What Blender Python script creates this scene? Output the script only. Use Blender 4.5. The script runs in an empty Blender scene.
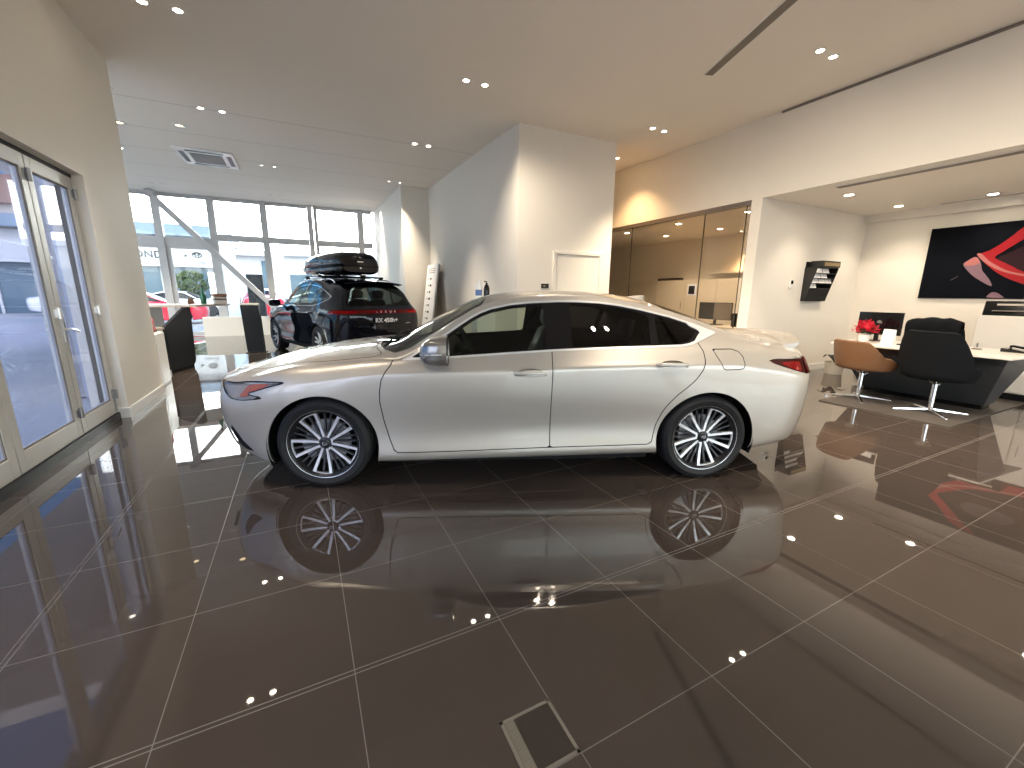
import bpy, bmesh, math, random
import numpy as np
from mathutils import Vector, Matrix
random.seed(7)
PI = math.pi
SC = bpy.context.scene
COL = SC.collection

# ------------------------------------------------------------------ materials
MATS = {}
def mat(name, color=(0.8, 0.8, 0.8), rough=0.5, metal=0.0, spec=0.5, coat=0.0, coat_rough=0.03,
        emit=None, emit_strength=1.0, trans=0.0, ior=1.45, alpha=1.0):
    if name in MATS:
        return MATS[name]
    m = bpy.data.materials.new(name)
    m.use_nodes = True
    b = m.node_tree.nodes['Principled BSDF']
    b.inputs['Base Color'].default_value = (*color, 1)
    b.inputs['Roughness'].default_value = rough
    b.inputs['Metallic'].default_value = metal
    b.inputs['Specular IOR Level'].default_value = spec
    b.inputs['Coat Weight'].default_value = coat
    b.inputs['Coat Roughness'].default_value = coat_rough
    b.inputs['Transmission Weight'].default_value = trans
    b.inputs['IOR'].default_value = ior
    b.inputs['Alpha'].default_value = alpha
    if emit:
        b.inputs['Emission Color'].default_value = (*emit, 1)
        b.inputs['Emission Strength'].default_value = emit_strength
    MATS[name] = m
    return m

def glass_mat(name, tint=(0.9, 0.95, 0.95), ior=1.45, rough=0.0, frost=0.0, frost_color=(0.7, 0.72, 0.78)):
    """thin sheet glass: a mirror by Fresnel over a tinted transparent sheet"""
    if name in MATS:
        return MATS[name]
    m = bpy.data.materials.new(name)
    m.use_nodes = True
    nt = m.node_tree
    nt.nodes.clear()
    out = nt.nodes.new('ShaderNodeOutputMaterial')
    tr = nt.nodes.new('ShaderNodeBsdfTransparent'); tr.inputs[0].default_value = (*tint, 1)
    gl = nt.nodes.new('ShaderNodeBsdfGlossy'); gl.inputs['Roughness'].default_value = rough
    fr = nt.nodes.new('ShaderNodeFresnel')
    ge = nt.nodes.new('ShaderNodeNewGeometry'); pw = nt.nodes.new('ShaderNodeMix')      # same Fresnel from both faces of the sheet
    pw.inputs[2].default_value = ior; pw.inputs[3].default_value = 1 / ior
    nt.links.new(ge.outputs['Backfacing'], pw.inputs[0]); nt.links.new(pw.outputs[0], fr.inputs[0])
    mx = nt.nodes.new('ShaderNodeMixShader')
    body = tr.outputs[0]
    if frost > 0:
        df = nt.nodes.new('ShaderNodeBsdfDiffuse'); df.inputs[0].default_value = (*frost_color, 1)
        tl = nt.nodes.new('ShaderNodeBsdfTranslucent'); tl.inputs[0].default_value = (*frost_color, 1)
        m2 = nt.nodes.new('ShaderNodeMixShader'); m2.inputs[0].default_value = 0.5
        nt.links.new(df.outputs[0], m2.inputs[1]); nt.links.new(tl.outputs[0], m2.inputs[2])
        m3 = nt.nodes.new('ShaderNodeMixShader'); m3.inputs[0].default_value = frost
        nt.links.new(tr.outputs[0], m3.inputs[1]); nt.links.new(m2.outputs[0], m3.inputs[2])
        body = m3.outputs[0]
    nt.links.new(fr.outputs[0], mx.inputs[0])
    nt.links.new(body, mx.inputs[1])
    nt.links.new(gl.outputs[0], mx.inputs[2])
    nt.links.new(mx.outputs[0], out.inputs[0])
    MATS[name] = m
    return m

def noise_color(m, scale, amount, detail=3.0, rough_amount=0.0):
    """break a material's flat colour up with fine procedural noise"""
    nt = m.node_tree
    b = nt.nodes['Principled BSDF']
    c = b.inputs['Base Color'].default_value[:]
    tc = nt.nodes.new('ShaderNodeTexCoord')
    n = nt.nodes.new('ShaderNodeTexNoise'); n.inputs['Scale'].default_value = scale; n.inputs['Detail'].default_value = detail
    r = nt.nodes.new('ShaderNodeMapRange')
    r.inputs['To Min'].default_value = 1 - amount; r.inputs['To Max'].default_value = 1 + amount
    mul = nt.nodes.new('ShaderNodeVectorMath'); mul.operation = 'SCALE'
    mul.inputs[0].default_value = c[:3]
    nt.links.new(tc.outputs['Object'], n.inputs['Vector'])
    nt.links.new(n.outputs['Fac'], r.inputs['Value'])
    nt.links.new(r.outputs[0], mul.inputs['Scale'])
    nt.links.new(mul.outputs[0], b.inputs['Base Color'])
    return m

# ------------------------------------------------------------------ objects
def empty(name, loc=(0, 0, 0), rz=0.0, label=None, cat=None, group=None):
    o = bpy.data.objects.new(name, None)
    COL.objects.link(o)
    o.empty_display_size = 0.1
    o.location = loc
    o.rotation_euler = (0, 0, rz)
    tag(o, label, cat, group)
    return o

def tag(o, label=None, cat=None, group=None, kind=None):
    if label: o['label'] = label
    if cat: o['category'] = cat
    if group: o['group'] = group
    if kind: o['kind'] = kind
    return o

def meshobj(name, verts, faces, m, parent=None, smooth=False, normals=None, matidx=None):
    me = bpy.data.meshes.new(name)
    me.from_pydata([tuple(map(float, v)) for v in verts], [], [tuple(int(i) for i in f) for f in faces])
    ms = m if isinstance(m, (list, tuple)) else [m]
    for q in ms:
        me.materials.append(q)
    if matidx is not None:
        me.polygons.foreach_set('material_index', matidx)
    if smooth:
        me.polygons.foreach_set('use_smooth', [True] * len(me.polygons))
    me.update()
    if normals is not None:
        me.normals_split_custom_set_from_vertices([tuple(map(float, n)) for n in normals])
    o = bpy.data.objects.new(name, me)
    COL.objects.link(o)
    if parent is not None:
        o.parent = parent
    return o

class MB:
    """collects primitive shapes, then links them as ONE mesh object"""
    def __init__(self):
        self.v = []; self.f = []; self.mi = []; self.cur = 0
    def add(self, vs, fs, M=None):
        b = len(self.v)
        for p in vs:
            p = Vector(p)
            if M is not None: p = M @ p
            self.v.append(p)
        for f in fs:
            self.f.append([b + i for i in f]); self.mi.append(self.cur)
        return self
    def box(self, a, b, M=None):
        x0, y0, z0 = [min(a[i], b[i]) for i in range(3)]
        x1, y1, z1 = [max(a[i], b[i]) for i in range(3)]
        vs = [(x0,y0,z0),(x1,y0,z0),(x1,y1,z0),(x0,y1,z0),(x0,y0,z1),(x1,y0,z1),(x1,y1,z1),(x0,y1,z1)]
        fs = [(0,3,2,1),(4,5,6,7),(0,1,5,4),(1,2,6,5),(2,3,7,6),(3,0,4,7)]
        return self.add(vs, fs, M)
    def hexa(self, vs):
        """8 corners, bottom ring then top ring"""
        fs = [(0,3,2,1),(4,5,6,7),(0,1,5,4),(1,2,6,5),(2,3,7,6),(3,0,4,7)]
        return self.add(vs, fs)
    def prism(self, poly, h0, h1, axis='z', M=None):
        """extrude a 2-D polygon: axis z -> (x,y); axis y -> (x,z); axis x -> (y,z)"""
        def P(p, h):
            return {'z': (p[0], p[1], h), 'y': (p[0], h, p[1]), 'x': (h, p[0], p[1])}[axis]
        n = len(poly)
        vs = [P(p, h0) for p in poly] + [P(p, h1) for p in poly]
        fs = [tuple(reversed(range(n))), tuple(range(n, 2 * n))] + [(i, (i + 1) % n, n + (i + 1) % n, n + i) for i in range(n)]
        return self.add(vs, fs, M)
    def cyl(self, p0, p1, r0, r1=None, n=16, cap=True):
        r1 = r0 if r1 is None else r1
        p0 = Vector(p0); p1 = Vector(p1); d = (p1 - p0).normalized()
        a = d.orthogonal().normalized(); b = d.cross(a)
        vs = []
        for p, r in ((p0, r0), (p1, r1)):
            for i in range(n):
                t = 2 * PI * i / n
                vs.append(p + a * (r * math.cos(t)) + b * (r * math.sin(t)))
        fs = [(i, (i + 1) % n, n + (i + 1) % n, n + i) for i in range(n)]
        if cap: fs += [tuple(reversed(range(n))), tuple(range(n, 2 * n))]
        return self.add(vs, fs)
    def tube(self, pts, r, n=8, closed=False, flat=None):
        """tube along a polyline; r number or list"""
        pts = [Vector(p) for p in pts]; N = len(pts)
        rs = r if isinstance(r, (list, tuple)) else [r] * N
        vs = []; prev = None
        for i, p in enumerate(pts):
            if closed: t = pts[(i + 1) % N] - pts[i - 1]
            else: t = pts[min(i + 1, N - 1)] - pts[max(i - 1, 0)]
            t.normalize()
            if prev is None: a = t.orthogonal().normalized()
            else:
                a = prev - t * prev.dot(t)
                a = a.normalized() if a.length > 1e-6 else t.orthogonal().normalized()
            prev = a; b = t.cross(a)
            for k in range(n):
                th = 2 * PI * k / n
                vs.append(p + a * (rs[i] * math.cos(th)) + b * (rs[i] * math.sin(th)))
        fs = []
        for i in range(N if closed else N - 1):
            j = (i + 1) % N
            for k in range(n):
                fs.append((i*n+k, i*n+(k+1) % n, j*n+(k+1) % n, j*n+k))
        if not closed: fs += [tuple(reversed(range(n))), tuple(range((N-1)*n, N*n))]
        return self.add(vs, fs)
    def lathe(self, prof, n=32, M=None, closed=False):
        """revolve (r,z) profile about z"""
        vs = []
        for i in range(n):
            t = 2 * PI * i / n
            for r, z in prof: vs.append((r * math.cos(t), r * math.sin(t), z))
        m = len(prof); fs = []
        for i in range(n):
            j = (i + 1) % n
            for k in range(m if closed else m - 1):
                l = (k + 1) % m
                fs.append((i*m+k, j*m+k, j*m+l, i*m+l))
        return self.add(vs, fs, M)
    def grid(self, P, M=None, wrap_u=False, wrap_v=False, flip=False):
        U = len(P); V = len(P[0]); vs = [p for r in P for p in r]; fs = []
        for i in range(U if wrap_u else U - 1):
            for j in range(V if wrap_v else V - 1):
                a, b = (i + 1) % U, (j + 1) % V
                q = (i*V+j, a*V+j, a*V+b, i*V+b)
                fs.append(q[::-1] if flip else q)
        return self.add(vs, fs, M)
    def ball(self, c, r, n=12, m=8, M=None):
        if not isinstance(r, (tuple, list)): r = (r, r, r)
        vs = [(c[0], c[1], c[2] - r[2])]; fs = []
        for j in range(1, m):
            ph = -PI/2 + PI * j / m
            for i in range(n):
                t = 2 * PI * i / n
                vs.append((c[0] + r[0]*math.cos(ph)*math.cos(t), c[1] + r[1]*math.cos(ph)*math.sin(t), c[2] + r[2]*math.sin(ph)))
        vs.append((c[0], c[1], c[2] + r[2])); top = len(vs) - 1
        for i in range(n):
            fs.append((0, 1 + (i+1) % n, 1 + i))
            fs.append((top, 1 + (m-2)*n + i, 1 + (m-2)*n + (i+1) % n))
        for j in range(m - 2):
            for i in range(n):
                a = 1 + j*n + i; b = 1 + j*n + (i+1) % n
                fs.append((a, b, b + n, a + n))
        return self.add(vs, fs, M)
    def build(self, name, m, parent=None, smooth=False, bevel=0.0, segs=2, sub=0, auto=None, loc=None, rot=None):
        o = meshobj(name, self.v, self.f, m, parent, smooth=smooth or auto is not None, matidx=self.mi if isinstance(m, (list, tuple)) else None)
        if bevel > 0:
            bm = o.modifiers.new('bevel', 'BEVEL'); bm.width = bevel; bm.segments = segs; bm.limit_method = 'ANGLE'; bm.angle_limit = math.radians(35)
            o.data.polygons.foreach_set('use_smooth', [True] * len(o.data.polygons)); sharp(o, 40)
        if sub:
            sm = o.modifiers.new('sub', 'SUBSURF'); sm.levels = sub; sm.render_levels = sub
            o.data.polygons.foreach_set('use_smooth', [True] * len(o.data.polygons))
        if auto is not None: sharp(o, auto)
        if loc is not None: o.location = loc
        if rot is not None: o.rotation_euler = rot
        return o

def sharp(o, deg):
    """mark edges sharper than deg as sharp (smooth shading elsewhere)"""
    me = o.data
    bm = bmesh.new(); bm.from_mesh(me)
    for e in bm.edges:
        if len(e.link_faces) == 2:
            if e.link_faces[0].normal.angle(e.link_faces[1].normal, 0) > math.radians(deg): e.smooth = False
        else: e.smooth = False
    bm.to_mesh(me); bm.free()

def children_of(o):
    return [c for c in bpy.data.objects if c.parent == o]
def copy_tree(o, parent=None):
    c = o.copy(); COL.objects.link(c)
    if parent is not None: c.parent = parent
    for ch in children_of(o): copy_tree(ch, c)
    return c

def text_mesh(name, body, size, m, parent=None, matrix=None, extrude=0.002, align='CENTER', bold=0.0, xscale=1.0, spacing=1.0):
    cu = bpy.data.curves.new(name, 'FONT')
    cu.body = body; cu.size = size; cu.extrude = extrude; cu.align_x = align; cu.align_y = 'CENTER'; cu.offset = bold
    cu.space_character = spacing; cu.resolution_u = 3
    o = bpy.data.objects.new(name + '_tmp', cu)
    COL.objects.link(o)
    dg = bpy.context.evaluated_depsgraph_get()
    me = bpy.data.meshes.new_from_object(o.evaluated_get(dg))
    bpy.data.objects.remove(o)
    bpy.data.curves.remove(cu)
    me.transform(Matrix.Scale(xscale, 4, (1, 0, 0)))
    me.materials.clear(); me.materials.append(m)
    if matrix is not None: me.transform(matrix)
    ob = bpy.data.objects.new(name, me)
    COL.objects.link(ob)
    if parent is not None: ob.parent = parent
    return ob

# ------------------------------------------------------------------ splines, loft and clipping
def pchip(xs, ys, x):
    xs = np.asarray(xs, float); ys = np.asarray(ys, float); x = np.atleast_1d(np.asarray(x, float))
    if xs[0] > xs[-1]: xs = xs[::-1]; ys = ys[::-1]
    h = np.diff(xs); d = np.diff(ys) / h; n = len(xs); m = np.zeros(n)
    for i in range(1, n - 1):
        if d[i-1] * d[i] > 0:
            w1 = 2*h[i] + h[i-1]; w2 = h[i] + 2*h[i-1]
            m[i] = (w1 + w2) / (w1 / d[i-1] + w2 / d[i])
    m[0] = d[0]; m[-1] = d[-1]
    i = np.clip(np.searchsorted(xs, x) - 1, 0, n - 2)
    t = np.clip((x - xs[i]) / h[i], 0, 1)
    return ((1+2*t)*(1-t)**2*ys[i] + t*(1-t)**2*h[i]*m[i] + t*t*(3-2*t)*ys[i+1] + t*t*(t-1)*h[i]*m[i+1])

def natural_cubic(ts, P, t):
    """C2 natural cubic spline through P (n,d) at parameters ts"""
    ts = np.asarray(ts, float); P = np.asarray(P, float); n = len(ts); h = np.diff(ts)
    A = np.zeros((n, n)); B = np.zeros((n,) + P.shape[1:])
    A[0, 0] = A[-1, -1] = 1
    for i in range(1, n - 1):
        A[i, i-1] = h[i-1]; A[i, i] = 2*(h[i-1] + h[i]); A[i, i+1] = h[i]
        B[i] = 6*((P[i+1]-P[i])/h[i] - (P[i]-P[i-1])/h[i-1])
    Mm = np.linalg.solve(A, B.reshape(n, -1)).reshape(B.shape)
    i = np.clip(np.searchsorted(ts, t) - 1, 0, n - 2)
    a = (ts[i+1] - t) / h[i]; b = (t - ts[i]) / h[i]
    sh = (-1,) + (1,) * (P.ndim - 1)
    a = a.reshape(sh); b = b.reshape(sh); hh = h[i].reshape(sh)
    return a*P[i] + b*P[i+1] + ((a**3-a)*Mm[i] + (b**3-b)*Mm[i+1]) * hh*hh/6

class Skin:
    """polygon soup with per-vertex position, normal and loft coordinates, that can be clipped by any field"""
    def __init__(self, V, N, S, F):
        self.V, self.N, self.S, self.F = V, N, S, F     # S: (n,2) = (u,s) loft coordinates
    @staticmethod
    def loft(net, nu, ns, u_knots=None, s_knots=None):
        net = np.asarray(net, float); M, K, _ = net.shape
        tu = np.arange(M, dtype=float) if u_knots is None else np.asarray(u_knots, float)
        ts = np.arange(K, dtype=float) if s_knots is None else np.asarray(s_knots, float)
        uu = np.concatenate([np.linspace(tu[i], tu[i+1], nu, endpoint=False) for i in range(M-1)] + [[tu[-1]]])
        ss = np.concatenate([np.linspace(ts[i], ts[i+1], ns, endpoint=False) for i in range(K-1)] + [[ts[-1]]])
        A = natural_cubic(tu, net, uu)                       # (U,K,3)
        G = natural_cubic(ts, A.transpose(1, 0, 2), ss)      # (S,U,3)
        G = G.transpose(1, 0, 2)
        U, S_ = G.shape[:2]
        du = np.gradient(G, axis=0); ds = np.gradient(G, axis=1)
        N = np.cross(du, ds); ln = np.linalg.norm(N, axis=2, keepdims=True); N = N / np.maximum(ln, 1e-9)
        iu = np.interp(uu, tu, np.arange(M)); isx = ss
        SS = np.stack(np.meshgrid(iu, isx, indexing='ij'), -1)
        idx = np.arange(U*S_).reshape(U, S_)
        F = [(idx[i, j], idx[i+1, j], idx[i+1, j+1], idx[i, j+1]) for i in range(U-1) for j in range(S_-1)]
        return Skin(G.reshape(-1, 3), N.reshape(-1, 3), SS.reshape(-1, 2), F)
    def clip(self, g):
        """split by field g (per vertex): returns (inside g<0, outside g>=0)"""
        V, N, S = self.V, self.N, self.S
        g = np.where(np.abs(g) < 1e-9, 1e-9, g)
        newV = [V]; newN = [N]; newS = [S]; cnt = len(V); cache = {}; eV = []; eN = []; eS = []
        Fi = []; Fo = []; neg = g < 0
        for f in self.F:
            nn = sum(1 for i in f if neg[i])
            if nn == len(f): Fi.append(f); continue
            if nn == 0: Fo.append(f); continue
            a = []; b = []
            for k in range(len(f)):
                i = f[k]; j = f[(k+1) % len(f)]
                (a if neg[i] else b).append(i)
                if neg[i] != neg[j]:
                    key = (i, j) if i < j else (j, i)
                    if key not in cache:
                        i0, j0 = key; t = g[i0] / (g[i0] - g[j0])
                        eV.append(V[i0] + t*(V[j0]-V[i0])); eN.append(N[i0] + t*(N[j0]-N[i0])); eS.append(S[i0] + t*(S[j0]-S[i0]))
                        cache[key] = cnt; cnt += 1
                    a.append(cache[key]); b.append(cache[key])
            if len(a) > 2: Fi.append(tuple(a))
            if len(b) > 2: Fo.append(tuple(b))
        if eV:
            V = np.vstack([V, eV]); N = np.vstack([N, eN]); S = np.vstack([S, eS])
        return Skin(V, N, S, Fi).compact(), Skin(V, N, S, Fo).compact()
    def compact(self):
        if not self.F: return Skin(np.zeros((0,3)), np.zeros((0,3)), np.zeros((0,2)), [])
        used = np.unique(np.concatenate([np.asarray(f) for f in self.F]))
        mp = -np.ones(len(self.V), int); mp[used] = np.arange(len(used))
        return Skin(self.V[used], self.N[used], self.S[used], [tuple(mp[list(f)]) for f in self.F])
    def split_rows(self, keep):
        """split whole faces by a test on mean loft coordinate"""
        a = []; b = []
        for f in self.F:
            (a if keep(self.S[list(f)].mean(0)) else b).append(f)
        return Skin(self.V, self.N, self.S, a).compact(), Skin(self.V, self.N, self.S, b).compact()
    def moved(self, d):
        return Skin(self.V + self.N * d, self.N, self.S, list(self.F))
    def mirror(self):
        m = np.array([1, -1, 1.])
        return Skin(self.V * m, self.N * m, self.S, [tuple(reversed(f)) for f in self.F])
    def join(self, o):
        n = len(self.V)
        return Skin(np.vstack([self.V, o.V]), np.vstack([self.N, o.N]), np.vstack([self.S, o.S]), list(self.F) + [tuple(i + n for i in f) for f in o.F])
    def build(self, name, m, parent=None, thick=0.0):
        # drop zero-length edges
        fs = []
        for f in self.F:
            g = []
            for i in f:
                if not g or np.abs(self.V[i] - self.V[g[-1]]).max() > 1e-7: g.append(i)
            while len(g) > 2 and np.abs(self.V[g[0]] - self.V[g[-1]]).max() <= 1e-7: g.pop()
            if len(g) > 2: fs.append(g)
        V, N = self.V, self.N
        mi = None
        if thick > 0:     # close the sheet: back side and rim
            cnt = {}
            for f in fs:
                for k in range(len(f)):
                    i, j = f[k], f[(k+1) % len(f)]
                    cnt[(i, j)] = cnt.get((i, j), 0) + 1
            n = len(V)
            rim = [(j, i, i + n, j + n) for (i, j) in cnt if (j, i) not in cnt]
            V = np.vstack([V, V - N * thick]); 
            me_f = fs + [[i + n for i in reversed(f)] for f in fs] + rim
            o = meshobj(name, V, me_f, m, parent, smooth=True)
            nn = np.vstack([N, -N])
            # custom normals only on the outer face loops
            me = o.data
            ln = []
            nf = len(fs)
            me.update()
            for k, p in enumerate(me.polygons):
                if k < 2 * nf:
                    for vi in p.vertices: ln.append(tuple(nn[vi]))
                else:
                    q = tuple(p.normal)
                    for vi in p.vertices: ln.append(q)
            me.normals_split_custom_set(ln)
            return o
        return meshobj(name, V, fs, m, parent, smooth=True, normals=N)

def sdf_poly(P, poly):
    """signed distance of points (n,2) to a closed polygon, negative inside"""
    P = np.asarray(P, float); poly = np.asarray(poly, float)
    d = np.full(len(P), 1e18); ins = np.zeros(len(P), bool)
    n = len(poly)
    for i in range(n):
        a = poly[i]; b = poly[(i+1) % n]; e = b - a; w = P - a
        t = np.clip((w @ e) / max(e @ e, 1e-12), 0, 1)
        q = w - t[:, None] * e
        d = np.minimum(d, (q**2).sum(1))
        c = ((a[1] > P[:, 1]) != (b[1] > P[:, 1]))
        with np.errstate(divide='ignore', invalid='ignore'):
            xi = (b[0]-a[0]) * (P[:, 1]-a[1]) / (b[1]-a[1] if b[1] != a[1] else 1e-12) + a[0]
        ins ^= c & (P[:, 0] < xi)
    d = np.sqrt(d)
    return np.where(ins, -d, d)

def smooth_poly(pts, n=6, closed=True):
    """Catmull-Rom through a 2-D point list"""
    pts = np.asarray(pts, float); N = len(pts); out = []
    for i in range(N if closed else N - 1):
        if closed: p = [pts[(i + k) % N] for k in (-1, 0, 1, 2)]
        else: p = [pts[min(max(i + k, 0), N - 1)] for k in (-1, 0, 1, 2)]
        for j in range(n):
            t = j / n
            out.append(0.5*((2*p[1]) + (-p[0]+p[2])*t + (2*p[0]-5*p[1]+4*p[2]-p[3])*t*t + (-p[0]+3*p[1]-3*p[2]+p[3])*t**3))
    if not closed: out.append(pts[-1])
    return np.array(out)
def metallic_paint(name, color, flake=0.5, rough=0.28, metal=0.6, coat=1.0):
    m = mat(name, color, rough=rough, metal=metal, coat=coat, coat_rough=0.015)
    nt = m.node_tree; b = nt.nodes['Principled BSDF']
    tc = nt.nodes.new('ShaderNodeTexCoord')
    v = nt.nodes.new('ShaderNodeTexVoronoi'); v.inputs['Scale'].default_value = 900
    mr = nt.nodes.new('ShaderNodeMapRange'); mr.inputs['To Min'].default_value = 1 - .12*flake; mr.inputs['To Max'].default_value = 1 + .12*flake
    mul = nt.nodes.new('ShaderNodeVectorMath'); mul.operation = 'SCALE'; mul.inputs[0].default_value = color
    nt.links.new(tc.outputs['Object'], v.inputs['Vector']); nt.links.new(v.outputs['Distance'], mr.inputs['Value'])
    nt.links.new(mr.outputs[0], mul.inputs['Scale']); nt.links.new(mul.outputs[0], b.inputs['Base Color'])
    return m
metallic_paint('champagne_paint', (.54, .50, .44), metal=.5, rough=.38)
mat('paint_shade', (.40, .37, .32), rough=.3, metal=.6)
mat('mirror_cap', (.36, .34, .31), rough=.22, metal=.75, coat=1)
mat('tyre_rubber', (.018, .018, .019), rough=.62, spec=.35)
mat('wheel_dark', (.02, .02, .022), rough=.35, metal=.3)
mat('wheel_grey', (.06, .06, .065), rough=.3, metal=.5)
mat('machined', (.90, .90, .91), rough=.28, metal=.85)
mat('chrome', (.86, .86, .87), rough=.08, metal=1.0)
mat('chrome_glint', (.80, .79, .77), rough=.3, metal=.35)  # pale base colour stands in for bright windows mirrored in the trim
mat('steel', (.38, .38, .39), rough=.4, metal=.9)
mat('gloss_black', (.006, .006, .007), rough=.08)
mat('black_trim', (.008, .008, .009), rough=.6, spec=.2)
mat('cabin_dark', (.02, .02, .021), rough=.7)
mat('leather_grey', (.05, .05, .055), rough=.5)
mat('lamp_dark', (.34, .31, .28), rough=.35, metal=.3)
mat('lamp_silver', (.72, .71, .69), rough=.3, metal=.5)
mat('amber_reflection', (.42, .12, .07), rough=.25, metal=.2)
mat('tail_dark', (.03, .0015, .003), rough=.2)
mat('tail_red', (.30, .006, .010), rough=.25)
glass_mat('car_glass_clear', (.62, .68, .62))
glass_mat('car_glass_dark', (.10, .10, .10))
glass_mat('lamp_glass', (.94, .94, .94), ior=1.25)
glass_mat('tail_glass', (.75, .12, .12))
mat('floor_test', (.05, .05, .05), rough=.05)
# ================================================================== the saloon in front
def sedan_net():
    def side(tab, x): return pchip([t[0] for t in tab], [t[1] for t in tab], [x])[0]
    Y = [
        [(1.5,.72),(-2,.70)],
        [(1.62,.85),(1.3,.865),(0,.87),(-1.3,.87),(-1.7,.86),(-1.95,.83)],
        [(1.62,.892),(1.435,.902),(1,.902),(0,.900),(-1,.902),(-1.435,.908),(-1.75,.895),(-1.95,.872)],
        [(1.62,.903),(1.435,.915),(1,.893),(0,.884),(-1,.893),(-1.435,.922),(-1.75,.905),(-1.95,.882)],
        [(1.62,.912),(1.435,.926),(1,.912),(0,.912),(-1,.918),(-1.435,.932),(-1.75,.915),(-1.95,.891)],
        [(1.62,.908),(1.435,.918),(1,.919),(0,.922),(-1,.925),(-1.435,.922),(-1.75,.903),(-1.95,.880)],
        [(1.62,.845),(1.435,.862),(1,.868),(.85,.866),(0,.846),(-1,.835),(-1.435,.838),(-1.75,.826),(-1.95,.808)],
        [(1.62,.745),(1.435,.765),(1.2,.79),(1,.808),(.85,.812),(.7,.775),(.5,.722),(.3,.672),(.1,.635),(-.3,.615),(-.7,.615),(-1,.628),(-1.2,.648),(-1.4,.68),(-1.55,.705),(-1.75,.715),(-1.95,.70)],
        [(1.62,.63),(1.435,.65),(1.2,.685),(1,.735),(.85,.755),(.7,.71),(.5,.655),(.3,.60),(.1,.565),(-.3,.548),(-.7,.545),(-1,.548),(-1.2,.56),(-1.4,.585),(-1.55,.605),(-1.75,.62),(-1.95,.61)],
        [(1.62,.33),(1.2,.36),(1,.40),(.5,.36),(0,.32),(-1,.32),(-1.75,.34),(-1.95,.34)],
        [(2,0),(-2,0)]]
    Z = [
        [(1.5,.16),(0,.16),(-1.5,.19),(-1.95,.21)],
        [(1.62,.182),(1,.185),(0,.198),(-1.05,.212),(-1.75,.23),(-1.95,.24)],
        [(1.62,.268),(1,.262),(0,.276),(-1.05,.290),(-1.95,.31)],
        [(1.62,.41),(1,.415),(0,.42),(-1.05,.43),(-1.95,.44)],
        [(1.62,.58),(1.435,.60),(1,.62),(0,.64),(-1.05,.65),(-1.95,.63)],
        [(1.62,.735),(1.435,.775),(1.2,.81),(1,.828),(0,.855),(-1.05,.885),(-1.5,.89),(-1.95,.84)],
        [(1.62,.842),(1.435,.868),(1.2,.893),(1,.91),(.85,.921),(.5,.947),(0,.975),(-.5,1.003),(-1.05,1.02),(-1.4,1.02),(-1.75,.998),(-1.95,.970)],
        [(1.62,.878),(1.435,.900),(1.2,.921),(1,.933),(.88,.937),(.75,1.005),(.6,1.098),(.5,1.163),(.37,1.243),(.22,1.306),(.07,1.336),(-.08,1.350),(-.3,1.359),(-.6,1.352),(-.92,1.302),(-1.16,1.25),(-1.33,1.187),(-1.5,1.125),(-1.75,1.055),(-1.95,1.012)],
        [(1.62,.912),(1.435,.935),(1.2,.955),(1.05,.960),(.9,.966),(.75,1.04),(.6,1.135),(.5,1.197),(.37,1.275),(.22,1.336),(.07,1.368),(-.08,1.384),(-.3,1.394),(-.6,1.389),(-.92,1.346),(-1.16,1.293),(-1.33,1.240),(-1.5,1.178),(-1.75,1.092),(-1.95,1.040)],
        [(1.62,.948),(1.3,.983),(1.12,.997),(1.05,1.000),(.9,1.055),(.75,1.137),(.6,1.218),(.5,1.270),(.37,1.333),(.22,1.384),(.07,1.408),(-.08,1.421),(-.3,1.430),(-.6,1.424),(-.92,1.390),(-1.16,1.338),(-1.33,1.289),(-1.5,1.226),(-1.75,1.124),(-1.95,1.068)],
        [(1.62,.960),(1.3,.995),(1.15,1.006),(1.08,1.010),(.95,1.055),(.75,1.164),(.6,1.244),(.5,1.295),(.37,1.352),(.22,1.400),(.07,1.420),(-.08,1.433),(-.3,1.441),(-.6,1.436),(-.92,1.405),(-1.16,1.356),(-1.33,1.309),(-1.5,1.247),(-1.75,1.140),(-1.85,1.105),(-1.95,1.084)]]
    front = [
     [(2.22,0,.17),(2.30,0,.19),(2.36,0,.27),(2.40,0,.38),(2.42,0,.52),(2.41,0,.66),(2.395,0,.74),(2.375,0,.762),(2.35,0,.777),(2.31,0,.790),(2.26,0,.804)],
     [(2.20,.24,.17),(2.29,.25,.19),(2.345,.255,.27),(2.385,.26,.38),(2.405,.26,.52),(2.395,.26,.66),(2.378,.26,.74),(2.355,.25,.762),(2.32,.23,.782),(2.25,.13,.804),(2.16,0,.828)],
     [(2.12,.46,.17),(2.21,.49,.19),(2.27,.50,.27),(2.31,.51,.38),(2.335,.515,.52),(2.325,.51,.655),(2.305,.50,.735),(2.27,.475,.765),(2.21,.42,.797),(2.12,.24,.836),(2.02,0,.862)],
     [(1.98,.60,.17),(2.07,.67,.19),(2.14,.69,.27),(2.18,.70,.38),(2.205,.705,.52),(2.20,.70,.65),(2.165,.675,.738),(2.11,.625,.788),(2.03,.54,.836),(1.95,.30,.885),(1.86,0,.908)],
     [(1.84,.68,.165),(1.92,.78,.185),(1.98,.81,.268),(2.01,.818,.385),(2.03,.82,.53),(2.03,.815,.665),(1.98,.765,.765),(1.92,.69,.818),(1.85,.60,.862),(1.78,.33,.912),(1.72,0,.932)]]
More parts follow.
